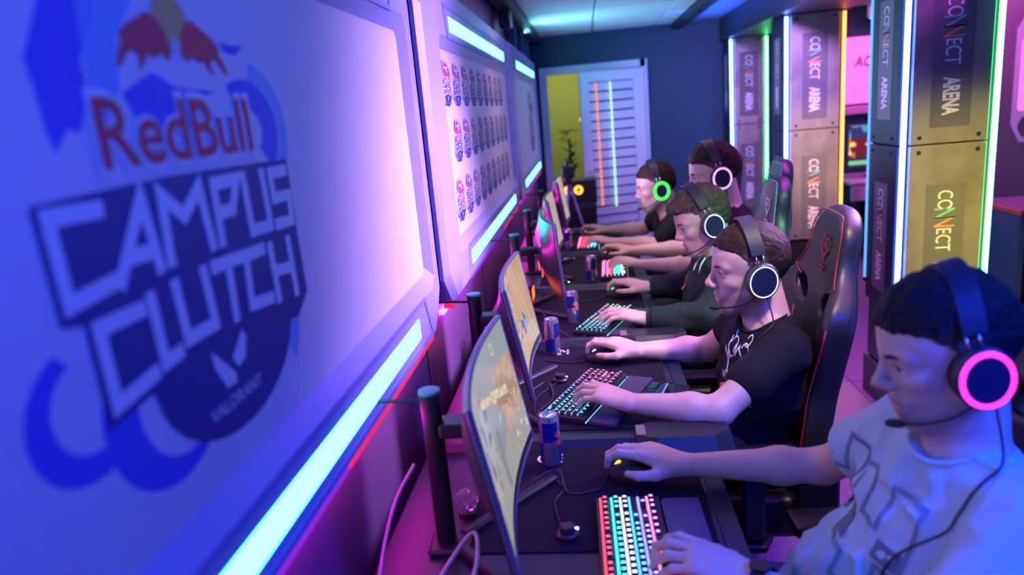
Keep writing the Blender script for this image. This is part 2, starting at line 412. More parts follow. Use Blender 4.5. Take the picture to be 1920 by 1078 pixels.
# ---------------------------------------------------------------- the Campus Clutch logo as flat print
LG_NAVY, LG_WHITE, LG_BLUE, LG_RED, LG_SUN, LG_SKY = range(6)
def logo_mb():
    mb = MB()
    def P(lay): return lambda a, b, d: (0.0004*lay, a, b)
    def poly(pts, lay, mi):
        mb.cur = mi; mb.add([P(lay)(a, b, 0) for a, b in pts], [tuple(range(len(pts)))])
    def strip(c0, c1, lay, mi):     # band between two polylines
        mb.cur = mi; n = len(c0)
        mb.add([P(lay)(a, b, 0) for a, b in c0 + c1], [(i, i+1, n+i+1, n+i) for i in range(n-1)])
    def arc(cx, cy, rx, ry, a0, a1, n=14): return [(cx + rx*math.cos(math.radians(a0+(a1-a0)*i/n)), cy + ry*math.sin(math.radians(a0+(a1-a0)*i/n))) for i in range(n+1)]
    # blue cloud and swooshes
    poly([(-0.135,0.24),(-0.069,0.25),(-0.077,0.216),(-0.109,0.176),(-0.109,0.143),(-0.131,0.11),(-0.144,0.115),(-0.167,0.094),(-0.172,0.116),(-0.174,0.147),(-0.178,0.172),(-0.159,0.203)], 1, LG_BLUE)
    poly([(-0.100,0.235),(-0.03,0.262),(0.0,0.25),(-0.05,0.20),(-0.06,0.15),(-0.09,0.12),(-0.105,0.15)], 1, LG_SKY)
    strip(arc(0.215,0.10,0.112,0.092,80,-50), arc(0.205,0.10,0.088,0.068,80,-50), 1, LG_SKY)
    strip(arc(0.205,0.10,0.088,0.068,120,-50), arc(0.205,0.10,0.04,0.03,120,-50), 1, LG_BLUE)
    strip(arc(-0.20,-0.13,0.075,0.064,110,300), arc(-0.195,-0.125,0.050,0.044,110,300), 1, LG_BLUE)
    strip(arc(-0.085,-0.165,0.105,0.093,150,300), arc(-0.062,-0.165,0.075,0.070,150,300), 1, LG_BLUE)
    poly([(0.16,0.212),(0.19,0.21),(0.228,0.212),(0.20,0.198),(0.172,0.20)], 1, LG_BLUE)
    poly([(-0.057,0.146),(0.001,0.169),(0.042,0.154),(0.131,0.151),(0.083,0.142),(0.05,0.10),(-0.041,0.117)], 1, LG_BLUE)
    poly([(0.235,-0.165),(0.268,-0.17),(0.262,-0.19),(0.235,-0.235),(0.215,-0.21)], 1, LG_SKY)
    # sun and the pair of bulls
    poly(arc(0.056,0.226,0.036,0.03,0,360,20)[:-1], 2, LG_SUN)
    for sx in (1, -1):
        bull = [(0.010,0.192),(0.016,0.212),(0.028,0.226),(0.044,0.231),(0.066,0.222),(0.086,0.214),(0.100,0.205),(0.097,0.196),(0.106,0.188),(0.114,0.172),(0.104,0.174),
                (0.094,0.186),(0.080,0.190),(0.072,0.182),(0.078,0.170),(0.066,0.176),(0.060,0.186),(0.044,0.184),(0.030,0.190),(0.020,0.182)]
        poly([(0.056 + sx*a, b) for a, b in bull], 3, LG_RED)
        poly([(0.056 + sx*a, b) for a, b in [(0.008,0.196),(0.004,0.210),(-0.002,0.206),(0.002,0.190)]], 3, LG_WHITE)
    # dark plates
    poly([(-0.212,0.054),(-0.015,0.060),(0.308,0.056),(0.306,-0.06),(0.308,-0.15),(0.262,-0.178),(0.06,-0.16),(-0.08,-0.148),(-0.182,-0.158),(-0.182,-0.056),(-0.21,-0.05)], 3, LG_NAVY)
    poly([(-0.112,-0.14)] + arc(0.065,-0.15,0.172,0.112,185,345,16) + [(0.262,-0.14)], 2, LG_NAVY)
    # lettering
    S = [[(-0.132,0.041),(-0.197,0.042),(-0.195,-0.034),(-0.13,-0.028)], [(-0.122,-0.030),(-0.066,0.043),(-0.056,-0.030)], [(-0.1,-0.011),(-0.060,-0.012)],
         [(-0.035,-0.028),(-0.030,0.042),(0.006,0.014),(0.047,0.042),(0.055,-0.028)], [(0.078,-0.028),(0.081,0.042),(0.140,0.042),(0.118,0.006),(0.081,0.006)],
         [(0.159,0.042),(0.161,-0.029),(0.218,-0.031),(0.216,0.042)], [(0.293,0.040),(0.242,0.040),(0.242,0.004),(0.295,0.003),(0.292,-0.035),(0.240,-0.033)],
         [(-0.102,-0.064),(-0.167,-0.064),(-0.165,-0.140),(-0.101,-0.132)], [(-0.083,-0.058),(-0.081,-0.128),(-0.053,-0.126)], [(-0.037,-0.056),(-0.033,-0.118),(0.028,-0.118),(0.023,-0.054)],
         [(0.047,-0.054),(0.120,-0.056)], [(0.082,-0.054),(0.078,-0.124)], [(0.179,-0.058),(0.130,-0.057),(0.124,-0.122),(0.183,-0.128)],
         [(0.204,-0.060),(0.205,-0.134)], [(0.266,-0.062),(0.267,-0.140)], [(0.206,-0.095),(0.266,-0.102)]]
    mb.cur = LG_WHITE
    for s_ in S:
        for q in ribbon(s_, 0.017): mb.add([P(5)(v.x, v.y, 0) for v in q], [(0, 1, 2, 3)])
    for pts in ([(0.005,-0.146),(0.052,-0.190),(0.050,-0.202),(0.026,-0.200),(0.007,-0.168)], [(0.085,-0.143),(0.093,-0.156),(0.080,-0.180),(0.062,-0.186),(0.050,-0.170)]): poly(pts, 5, LG_WHITE)
    text_fit(mb, 'VALORANT', P(5), -0.020, 0.112, -0.228, -0.212, 0, offset=0.01)
    # the drink's name: white outline behind red letters
    text_fit(mb, 'RedBull', P(4), -0.118, 0.214, 0.066, 0.150, 0, offset=0.045)
    mb.cur = LG_RED
    text_fit(mb, 'RedBull', P(6), -0.110, 0.206, 0.074, 0.142, 0, offset=0.012)
    return mb
LOGO_MATS = [mat('print_navy', (0.012, 0.025, 0.26), 0.5), mat('print_white', (0.85, 0.85, 0.92), 0.5), mat('print_blue', (0.05, 0.09, 0.75), 0.5),
             mat('print_red', (0.80, 0.03, 0.10), 0.5), mat('print_sun', (0.75, 0.50, 0.16), 0.5), mat('print_sky', (0.25, 0.48, 0.85), 0.5)]
logo_me = logo_mb().mesh('logo_print')
for m_ in LOGO_MATS: logo_me.materials.append(m_)

# ---------------------------------------------------------------- wall panels with light bars and posters
M_frame = mat('panel_lacquer', (0.40, 0.40, 0.80), 0.32)
M_frame2 = mat('panel_bevel', (0.26, 0.28, 0.68), 0.35)
M_poster = mat('poster_paper', (0.80, 0.76, 0.84), 0.5)
M_bar = glow('light_bar_core', (0.09, 0.80, 1.0), 7.0)
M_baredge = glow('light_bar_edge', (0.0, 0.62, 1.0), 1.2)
M_red = glow('red_edge_light', (1.0, 0.02, 0.14), 0.9)
M_mag = glow('magenta_led_strip', (0.85, 0.02, 0.62), 34.0)
PX = -0.465
def octa(y0, y1, z0, z1, c, cz=None):
    cz = cz or c
    return [(y0, z0+cz), (y0+c, z0), (y1-c, z0), (y1, z0+cz), (y1, z1-cz), (y1-c, z1), (y0+c, z1), (y0, z1-cz)]
def panel(y0, label, mode):
    L = 2.5
    t = thing('wall_panel', label, 'panel', (PX, y0, 1.0), 'light-bar panels along the left wall')
    fn = lambda a, b, d: (d, a, b - 1.0)
    mk('backing', MB().prism(octa(0, L, 1.03, 2.06, 0.10), fn, -0.065, -0.012), M_frame, t)
    # raised rim: ring between the outer outline and the poster opening
    O = octa(0.0, L, 1.03, 2.06, 0.10); O2 = octa(0.022, L-0.022, 1.05, 2.04, 0.095); I1 = octa(0.245, L-0.075, 1.165, 1.885, 0.03); I2 = octa(0.30, L-0.10, 1.205, 1.845, 0.02)
    mb = MB(); n = 8
    rings = [(O, -0.06), (O, 0.0), (O2, 0.018), (I1, 0.018), (I2, -0.004)]
    vs = [fn(a, b, d) for R_, d in rings for a, b in R_]
    mb.add(vs, [(r*n+i, r*n+(i+1) % n, (r+1)*n+(i+1) % n, (r+1)*n+i) for r in range(4) for i in range(n)])
    mk('rim', mb, M_frame, t, smooth=None)
    po = mk('poster', MB().prism([(0.30, 1.205), (L-0.10, 1.205), (L-0.10, 1.845), (0.30, 1.845)], fn, -0.006, -0.0035), M_poster, t)
    for zc, s_ in ((1.932, 1), (1.108, -1)):       # light bars in trapezoid housings
        h0, h1 = (1.880, 1.992) if s_ > 0 else (1.050, 1.168)
        wide = (0.36, L-0.16) if s_ > 0 else (0.36, L-0.16)
        a, b_ = wide; sl = 0.05
        T = [(a+sl, h0), (b_-sl, h0), (b_, h1), (a, h1)] if s_ > 0 else [(a, h0), (b_, h0), (b_-sl, h1), (a+sl, h1)]
        cy = (a+b_)/2; cz_ = (h0+h1)/2
        Ti = [(cy + (p-cy)*0.985, cz_ + (q-cz_)*0.80) for p, q in T]
        mb = MB(); rg = [(T, 0.0175), (T, 0.020), (Ti, 0.020), (Ti, 0.006)]
        mb.add([fn(p, q, d) for R_, d in rg for p, q in R_], [(r*4+i, r*4+(i+1) % 4, (r+1)*4+(i+1) % 4, (r+1)*4+i) for r in range(3) for i in range(4)])
        ho = mk('light_housing', mb, M_frame2, t)
        mk('light_bar', MB().rbox((0.010, a+0.10, zc-0.027-1), (0.0195, b_-0.135, zc+0.027-1), 0.006, 2), M_bar, ho)
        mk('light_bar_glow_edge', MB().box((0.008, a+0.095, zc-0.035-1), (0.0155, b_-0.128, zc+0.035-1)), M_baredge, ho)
    mk('red_lit_edge', MB().box((-0.030, L-0.85, 0.016), (0.004, L-0.10, 0.029)), M_red, t)  # red and violet light on the panel's lower edge, put in as glow
    mk('violet_lit_edge', MB().box((-0.030, 0.14, 0.016), (0.004, L-0.86, 0.029)), glow('violet_edge_light', (0.35, 0.03, 1.0), 0.7), t)
    mk('red_lit_corner', MB().box((-0.030, 0.09, 0.016), (0.004, 0.13, 0.029)), M_red, t)
    mk('magenta_strip', MB().box((-0.062, 0.15, -0.022), (-0.045, L-0.15, -0.008)), M_mag, t)
    def lg(y, z, s_):
        o = bpy.data.objects.new('logo_print', logo_me); COL.objects.link(o); o.parent = po
        o.matrix_basis = Matrix.Translation((-0.0033, y, z-1.0)) @ Matrix.Diagonal((1, s_, s_, 1))
    if mode == 'big': lg(0.776 - y0, 1.522, 1.035)
    elif mode == 'mini':
        for r, (z, off) in enumerate(((1.735, 0.40), (1.535, 0.52), (1.325, 0.45))):
            for i in range(9):
                y = off + 0.205*i
                if y < L-0.17: lg(y, z, 0.30)
    else: lg(1.72, 1.525, 1.0)
    return t
panel(-0.50, 'blurred wall panel in the foreground with one huge crest logo print', 'big')
panel(2.13, 'wall panel printed with three rows of small repeated logos', 'mini')
panel(4.70, 'distant wall panel nearest to the door, seen edge-on', 'far')

# ---------------------------------------------------------------- pillars with LED tubes and stickers
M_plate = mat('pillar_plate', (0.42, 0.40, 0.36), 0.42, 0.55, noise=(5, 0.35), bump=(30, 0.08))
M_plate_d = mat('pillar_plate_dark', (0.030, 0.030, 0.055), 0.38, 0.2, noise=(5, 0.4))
M_stick = mat('sticker_dark', (0.15, 0.15, 0.17), 0.35)
M_tblue = glow('led_tube_blue', (0.08, 0.16, 1.0), 24); M_tgreen = glow('led_tube_green', (0.10, 1.0, 0.28), 12)
M_torange = glow('led_tube_orange', (1.0, 0.24, 0.05), 5); M_twhite = glow('led_tube_white', (0.09, 0.20, 1.0), 22)
M_tcyan = glow('led_tube_cyan', (0.10, 0.35, 1.0), 1.6)
M_txt = mat('sticker_white', (0.85, 0.86, 0.9), 0.4, emit=(0.8, 0.85, 1.0), estr=0.0)
M_txt2 = mat('sticker_teal', (0.20, 0.65, 0.62), 0.4); M_txt3 = mat('sticker_orange', (0.85, 0.35, 0.15), 0.4)
CW, CD = 0.40, 0.37
def sticker(parent, fn, z_top, cy, sc=1.0, bg=True):
    """vertical CONNECT ARENA sticker; fn(along_down, across, out)"""
    s_ = mk('sticker', MB().prism([(-0.03*sc, -0.085*sc), (0.55*sc, -0.085*sc), (0.55*sc, 0.085*sc), (-0.03*sc, 0.085*sc)], lambda a, b, d: fn(z_top - a, cy + b, d), 0.0002, 0.0012), M_stick, parent)
    def put(txt, a0, a1, m, nm, hgt=0.033, **k):
        mb = MB(); text_fit(mb, txt, lambda a, b, d: fn(z_top - a, cy + b, 0.0016), a0*sc, a1*sc, -hgt*sc, hgt*sc, 0, **k); mk(nm, mb, m, s_)
    put('CO', 0.0, 0.087, M_txt, 'lettering'); put('N', 0.082, 0.128, M_txt2, 'lettering', 0.045); put('N', 0.122, 0.168, M_txt3, 'lettering', 0.045)
    put('ECT', 0.176, 0.283, M_txt, 'lettering'); put('ARENA', 0.335, 0.50, M_txt, 'lettering', 0.036, offset=0.035)
def pillar(y0, label, tl, tr, tbl, tbr, z0=0.52, blank=False, x0=1.41, CW=0.40):
    t = thing('pillar', label, 'pillar', (x0, y0, 0), 'pillars with light tubes')
    t['kind'] = 'structure'
    mk('core', MB().box((0.015, 0.015, 0.5), (CW-0.015, CD-0.015, 2.10)), M_blackm, t)
    mk('plinth', MB().rbox((0.0, 0.0, 0.0), (CW, CD, 0.20), 0.006).rbox((0.012, 0.012, 0.2), (CW-0.012, CD-0.012, 0.52), 0.012), mat('plinth_black', (0.02, 0.02, 0.028), 0.3), t)
    for za, zb in ((z0, 1.308), (1.314, 2.095)):
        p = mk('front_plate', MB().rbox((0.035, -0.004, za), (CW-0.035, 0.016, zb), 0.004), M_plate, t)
        for sx in (0.075, CW-0.075):
            for zz in (za+0.03, zb-0.03): mk('bolt', MB().cyl((sx, -0.009, zz), (sx, 0.0, zz), 0.009, n=10), M_blackm, p)
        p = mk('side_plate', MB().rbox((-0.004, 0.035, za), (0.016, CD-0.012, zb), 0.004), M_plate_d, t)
        for sy in (0.09, CD-0.06):
            for zz in (za+0.03, zb-0.03): mk('bolt', MB().cyl((-0.009, sy, zz), (0.0, sy, zz), 0.007, n=10), M_blackm, p)
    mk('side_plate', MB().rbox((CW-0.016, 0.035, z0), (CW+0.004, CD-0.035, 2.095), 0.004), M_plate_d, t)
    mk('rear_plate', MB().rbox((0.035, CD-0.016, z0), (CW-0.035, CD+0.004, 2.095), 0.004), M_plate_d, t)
    zl = z0 + 0.10
    for (px, py), m in (((0.008, 0.0), tl), ((CW-0.008, 0.0), tr), ((0.0, CD-0.004), tbl), ((CW, CD), tbr)):
        if m is None: continue
        tu = mk('led_tube', MB().cyl((px, py, zl), (px, py, 2.085), 0.0115, n=12), m, t, smooth='auto')
        mk('tube_cap', MB().cyl((px, py, zl-0.02), (px, py, zl), 0.013, n=12), M_black, tu)
    ff = lambda z, x, d: (x, -0.004-d, z)
    fs = lambda z, y, d: (-0.004-d, y, z)
    if not blank:
        for zt in (1.935, 1.10):
            sticker(t, ff, zt, CW/2); sticker(t, lambda z, y, d: (-0.004-d, 0.21 - (y-0.21), z), zt, 0.225, 0.92)
    return t
pillar(3.45, 'tall pillar with blue and green light tubes behind the nearest player', M_twhite, M_tgreen, M_tcyan, None)
pillar(5.39, 'pillar with blue and orange light tubes behind the red-trimmed chair', M_twhite, M_torange, None, None)
pillar(7.12, 'farthest pillar beside the far wall with white and green light tubes', M_twhite, M_tgreen, None, None, x0=1.37, CW=0.335)
pillar(1.55, 'nearest pillar beside the players, just out of view', M_tblue, None, M_tblue, None, blank=True)

# ---------------------------------------------------------------- door and the room behind it
M_casing = mat('door_casing', (0.60, 0.66, 0.74), 0.4)
dr = thing('door_1', 'white glazed door with blinds and two reflected light tubes', 'door', (0.59, 7.48, 0)); dr['kind'] = 'structure'
cs = MB(); cs.box((-1.02, -0.02, 0), (-0.95, 0.14, 2.01)); cs.box((-0.95, -0.02, 1.94), (0.03, 0.14, 2.01)); cs.box((-0.02, -0.02, 0), (0.05, 0.14, 2.01))
mk('casing', cs, M_casing, dr)
leaf_ang = math.radians(17)
ML = Matrix.Rotation(leaf_ang, 4, 'Z')
def leafbox(x0, x1, y0, y1, z0, z1, **k): return MB().rbox((-x1, y0, z0), (-x0, y1, z1), 0.004, M=ML)
LW = 0.66
lf = mk('leaf', leafbox(0.0, 0.11, -0.045, 0, 0.01, 1.93), M_white, dr)
mk('stile', leafbox(LW-0.09, LW, -0.045, 0, 0.01, 1.93), M_white, lf)
mk('rail', leafbox(0.11, LW-0.09, -0.045, 0, 1.83, 1.93), M_white, lf); mk('rail', leafbox(0.11, LW-0.09, -0.045, 0, 0.01, 0.22), M_white, lf)
mk('glass_back', leafbox(0.11, LW-0.09, -0.012, -0.006, 0.22, 1.83), mat('door_glass', (0.06, 0.06, 0.10), 0.2), lf)
sl = None
for i in range(17):
    z = 0.24 + i*0.094
    Ms = ML @ Matrix.Translation((-(LW-0.09), -0.033, z)) @ Matrix.Rotation(math.radians(-12), 4, 'X')
    if sl is None: sl = mk('slat', MB().rbox((0.002, -0.002, 0), (LW-0.202, 0.002, 0.080), 0.0015), mat('blind_slat', (0.72, 0.72, 0.80), 0.5), lf, Ms)
    else:
        q = sl.copy(); COL.objects.link(q); q.matrix_basis = Ms
h_ = mk('handle', MB().tube([ML @ Vector(p) for p in ((-LW+0.035, -0.045, 0.97), (-LW+0.035, -0.09, 0.97), (-LW+0.13, -0.095, 0.97))], 0.009), M_metal, lf, smooth=True)
for x, m, zb in ((0.50, M_torange, 0.62), (0.355, glow('reflection_ice', (0.50, 0.85, 1.0), 1.5), 0.60)):  # glowing rods standing in for tube reflections in the door glass
    mm = glow('reflection_coral', (1.0, 0.30, 0.12), 1.2) if m is M_torange else m
    mk('tube_reflection', MB().cyl(ML @ Vector((-x, -0.056, zb)), ML @ Vector((-x, -0.056, 1.82)), 0.008, n=10), mm, lf, smooth='auto')
# lit room behind
yb = mat('back_room_wall', (0.62, 0.60, 0.26), 0.7)
struct('wall_back_room', MB().box((-1.2, 9.4, 0), (1.2, 9.5, 2.4)).box((-1.2, 7.62, 0), (-1.1, 9.4, 2.4)).box((1.1, 7.62, 0), (1.2, 9.4, 2.4)).box((-1.2, 7.62, 2.4), (1.2, 9.5, 2.45)), yb)
struct('floor_back_room', MB().box((-1.2, 7.5, -0.06), (1.2, 9.5, 0)), mat('back_room_floor', (0.15, 0.13, 0.10), 0.5))
area('back_room_lamp', (-0.2, 8.5, 2.35), (-0.2, 8.8, 0), 0.6, (0.85, 1.0, 0.40), 9)
pl = thing('potted_plant', 'dark leafy potted plant in the lit room beyond the door', 'plant', (-0.19, 8.45, 0))
mk('pot', MB().lathe([(0.10, 0), (0.14, 0.35), (0.15, 0.36), (0.13, 0.36), (0.10, 0.30)]), mat('pot_dark', (0.05, 0.05, 0.05), 0.5), pl, smooth='auto')
mk('stem', MB().tube([(0, 0, 0.3), (0.02, 0, 0.8), (-0.01, 0.01, 1.25)], 0.012), mat('stem_brown', (0.08, 0.05, 0.03), 0.7), pl)
leafm = mat('leaf_green', (0.05, 0.13, 0.03), 0.5); lme = None
for i in range(46):
    a = random.random()*2*PI; zz = 0.75 + 0.6*random.random(); L_ = 0.10 + 0.10*random.random(); tl_ = random.uniform(-0.3, 0.9)
    if lme is None:
        lme = MB().add([(0, 0, 0), (0.35, 0.16, 0.03), (1, 0, -0.10), (0.35, -0.16, 0.03), (0.35, 0, -0.03)], [(0, 1, 4), (1, 2, 4), (2, 3, 4), (3, 0, 4)]).mesh('leaf')
    Mx = Matrix.Translation((random.uniform(-.03, .03), random.uniform(-.03, .03), zz)) @ Matrix.Rotation(a, 4, 'Z') @ Matrix.Rotation(-tl_, 4, 'Y') @ Matrix.Scale(L_, 4)
    o = bpy.data.objects.new('leaf', lme); COL.objects.link(o); o.parent = pl; o.matrix_basis = Mx
lme.materials.append(leafm)
ped = thing('white_pedestal', 'white column-shaped floor lamp glowing beyond the doorway', 'lamp', (0.06, 7.95, 0))
mk('base', MB().lathe([(0.13, 0), (0.13, 0.03), (0.05, 0.05), (0.045, 0.9)]), M_black, ped, smooth='auto')
mk('shade', MB().lathe([(0.075, 0.9), (0.085, 1.45), (0.12, 1.46), (0.12, 1.49), (0.0, 1.49)]), mat('lamp_shade', (0.8, 0.78, 0.6), 0.5, emit=(1.0, 0.95, 0.6), estr=0.7), ped, smooth='auto')
# ---------------------------------------------------------------- desks
M_desk = mat('desk_top', (0.010, 0.016, 0.030), 0.36, spec=0.35, bump=(300, 0.08))
M_ridge = mat('desk_ridge', (0.012, 0.015, 0.022), 0.36)
M_accent = mat('ridge_accent', (0.18, 0.145, 0.125), 0.5)
M_mat = mat('mouse_mat_cloth', (0.008, 0.007, 0.015), 0.8, spec=0.12, bump=(500, 0.15))
BD = [0.945, 1.78, 2.605, 3.44, 4.27, 5.11]
DZ = 0.75
names = ['nearest desk, under the hands of the player in the pale shirt', 'second desk from the front, with the phone lying on it', 'third desk from the front, in front of the hooded player',
         'fourth desk from the front, with pink lit keyboard', 'farthest desk of the row, closest to the door']
for k in range(5):
    y0, y1 = BD[k], BD[k+1]
    t = thing('gaming_desk', names[k], 'desk', (0, y0, 0), 'black gaming desks in a row')
    W = y1 - y0
    mk('tabletop', MB().rbox((-0.475, 0.002, DZ-0.03), (0.262, W-0.002, DZ), 0.005), M_desk, t)
    mk('front_trim', MB().rbox((0.225, 0.004, DZ), (0.266, W-0.05, DZ+0.0035), 0.0015), M_desk, t)
    # raised side ridge along the far edge, thin bar then a faceted wing
    bar = [(-0.46, 0), (0.085, 0), (0.085, 0.022), (-0.46, 0.022)]
    mk('side_ridge', MB().prism([(W-0.055, 0), (W-0.006, 0), (W-0.012, 0.020), (W-0.045, 0.020)], lambda a, b, d: (d, a, DZ+b), -0.46, 0.10), M_ridge, t)
    # wing: wedge-like armrest with chamfered nose
    top = [(0.085, W-0.068), (0.135, W-0.085), (0.285, W-0.085), (0.330, W-0.045), (0.322, W+0.010), (0.120, W+0.010), (0.085, W-0.004)]
    mb = MB(); n = len(top)
    lo_ = [(x, y - (0.030 if y < W-0.04 else 0), DZ-0.012) for x, y in top]; hi_ = [(x - (0.01 if x > 0.25 else 0), y, DZ+0.036) for x, y in top]
    mb.add(lo_ + hi_, [tuple(range(n))[::-1], tuple(range(n, 2*n))] + [(i, (i+1) % n, (i+1) % n+n, i+n) for i in range(n)])
    wg = mk('ridge_wing', mb, M_ridge, t)
    mk('accent_stripe', MB().box((0.0825, W-0.066, 0.75), (0.0852, W-0.006, 0.7868)).box((0.0825, W-0.066, 0.7858), (0.106, W-0.006, 0.7872)), M_accent, wg)
    for yy in (0.06, W-0.12):
        l_ = mk('leg', MB().rbox((-0.40, yy, 0.0), (0.10, yy+0.05, 0.03), 0.005).rbox((-0.22, yy, 0.03), (-0.12, yy+0.05, DZ-0.03), 0.005).rbox((-0.42, yy, DZ-0.055), (0.2, yy+0.05, DZ-0.03), 0.004), M_blackm, t)
    mk('modesty_panel', MB().box((-0.40, 0.06, 0.35), (-0.385, W-0.06, DZ-0.03)), M_blackm, t)
matspec = [(-0.30, 0.215, 1.27, 1.715), (-0.30, 0.205, 1.83, 2.53), (-0.26, 0.21, 2.64, 3.36), (-0.28, 0.21, 3.48, 4.18), (-0.28, 0.20, 4.31, 5.02)]
mlab = ['black cloth mouse mat beside the nearest rainbow keyboard', 'black mouse mat with a white round logo beside a can', 'black mouse mat on the hooded player\'s desk', 'black mouse mat on the fourth desk', 'black mouse mat on the farthest desk']
for (x0, x1, y0, y1), lb in zip(matspec, mlab):
    o = mk('mouse_mat', MB().rbox((0, 0, 0), (x1-x0, y1-y0, 0.004), 0.0015), M_mat, M=Matrix.Translation((x0, y0, DZ)))
    tag(o, lb, 'mat', 'mouse mats')
    r = MB(); cx, cy = -0.148-x0, (y1-0.05)-y0
    for q in range(2):      # round emblem printed on the mat
        rr = 0.026 - 0.014*q; n = 20; a = [(cx + rr*math.cos(2*PI*i/n*0.83), cy + rr*math.sin(2*PI*i/n*0.83), 0.0044) for i in range(n+1)]
        bb = [(cx + (rr-0.007)*math.cos(2*PI*i/n*0.83), cy + (rr-0.007)*math.sin(2*PI*i/n*0.83), 0.0044) for i in range(n+1)]
        r.add(a + bb, [(i, i+1, n+2+i, n+1+i) for i in range(n)])
    for dy in (-0.03, 0.0, 0.03): r.cyl((cx+0.034+0.004*abs(dy)*0, cy+dy*0.6, 0.0040), (cx+0.034, cy+dy*0.6, 0.0046), 0.005, n=10)
    mk('emblem', r, mat('mat_print', (0.75, 0.72, 0.8), 0.6), o)

# ---------------------------------------------------------------- monitors
SW, SH, SR = 0.537, 0.312, 1.5
def screen_colors(U, V, seed):
    rs = np.random.RandomState(seed)
    P = np.stack([U*3, V*2, 0*U], -1).reshape(-1, 3).astype(np.float32)
    n1 = vnoise(P, 2.0, seed).reshape(U.shape); n2 = vnoise(P, 7.0, seed+1).reshape(U.shape); n3 = vnoise(P, 18.0, seed+2).reshape(U.shape)
    C = np.zeros(U.shape + (3,))
    def fill(mask, c): C[mask] = c
    if seed == 1:
        base = np.array([0.36, 0.40, 0.40]); C[:] = base * (1 + 0.12*n1[..., None])
        fill(V > 0.62, (0.38, 0.44, 0.46)); m = (V < 0.30 + 0.05*n1); C[m] = np.array([0.46, 0.45, 0.38])
        m = (U > 0.66) & (V < 0.75) & (V > 0.28); C[m] = np.array([0.55, 0.40, 0.24])*(1 + 0.3*n2[m][:, None])
        m = (U < 0.38) & (V > 0.25) & (V < 0.85) & (n2 + 0.4*n3 > 0.0); C[m] = np.array([0.56, 0.54, 0.46])
        m = (U < 0.38) & (V > 0.25) & (V < 0.85) & (n2 < -0.35); C[m] = np.array([0.22, 0.22, 0.28])
        m = (np.abs(U - 0.47 - 0.02*n1) < 0.035) & (V > 0.05) & (V < 0.5); C[m] = (0.30, 0.33, 0.30)
        d = (U-0.30)*0.55 + (V-0.80); s = np.abs(d) < 0.028 + 0.02*(U > 0.55); m = s & (U > 0.30) & (U < 0.84); C[m] = np.array([0.80, 0.72, 0.40])*(1 + 0.4*n3[m][:, None])
        m = (np.abs(d+0.06) < 0.035) & (U > 0.62) & (U < 0.86); C[m] = np.array([0.42, 0.28, 0.16])
        m = (n3 > 0.62) & (U < 0.42) & (V > 0.3) & (V < 0.72); C[m] = (0.45, 0.50, 0.95)
        m = (n3 > 0.6) & (U > 0.76) & (V < 0.5); C[m] = (0.95, 0.85, 0.45)
        m = ((U-0.24)**2*3 + (V-0.86)**2 < 0.0012); C[m] = (0.8, 0.25, 0.2)
        m = ((U-0.60)**2 + (V-0.47)**2*0.4 < 0.0006); C[m] = (0.2, 0.75, 0.75)
        m = ((U-0.76)**2*2 + (V-0.90)**2*0.5 < 0.0012) & ((U-0.76)**2*2 + (V-0.90)**2*0.5 > 0.0006); C[m] = (0.75, 0.85, 0.75)
    else:
        base = np.array([0.72, 0.46, 0.26]); C[:] = base*(1 + 0.15*n1[..., None])
        m = (U < 0.55) & (n2 + 0.3*n1 > -0.05); C[m] = np.array([0.50, 0.38, 0.26])*(1 + 0.5*n3[m][:, None])
        m = (U < 0.5) & (n2 > 0.42); C[m] = np.array([0.78, 0.68, 0.55])
        m = (U < 0.4) & (n2 < -0.45); C[m] = (0.20, 0.17, 0.16)
        m = (V < 0.22 + 0.04*n1); C[m] = np.array([0.80, 0.58, 0.40])
        for q in range(5):
            m = np.abs((U-0.55) + (V-0.5)*0.25 - q*0.11) < 0.004; C[m & (U > 0.45)] = (0.45, 0.26, 0.15)
        m = (np.abs(U-0.66) + np.abs(V-0.36)*0.6 < 0.10) & (n2 > -0.3); C[m] = (0.16, 0.19, 0.30)
        m = (np.abs(U-0.74) < 0.06) & (np.abs(V-0.30) < 0.05); C[m] = (0.35, 0.50, 0.85)
        if seed > 3: C = C*0.5 + np.array([0.50, 0.36, 0.34])*0.6
    return np.clip(C, 0, 1.2)
M_screen = mat('screen_picture', (0.01, 0.01, 0.01), 0.25, emit_attr='Col', estr=0.75, emit=(0, 0, 0))
M_mon = mat('monitor_shell', (0.02, 0.022, 0.028), 0.28)
M_monedge = mat('monitor_edge', (0.10, 0.12, 0.17), 0.3, 0.4)
M_stand = mat('stand_metal', (0.014, 0.015, 0.020), 0.4, spec=0.3)
M_accred = glow('monitor_red_accent', (1.0, 0.06, 0.03), 2.5)
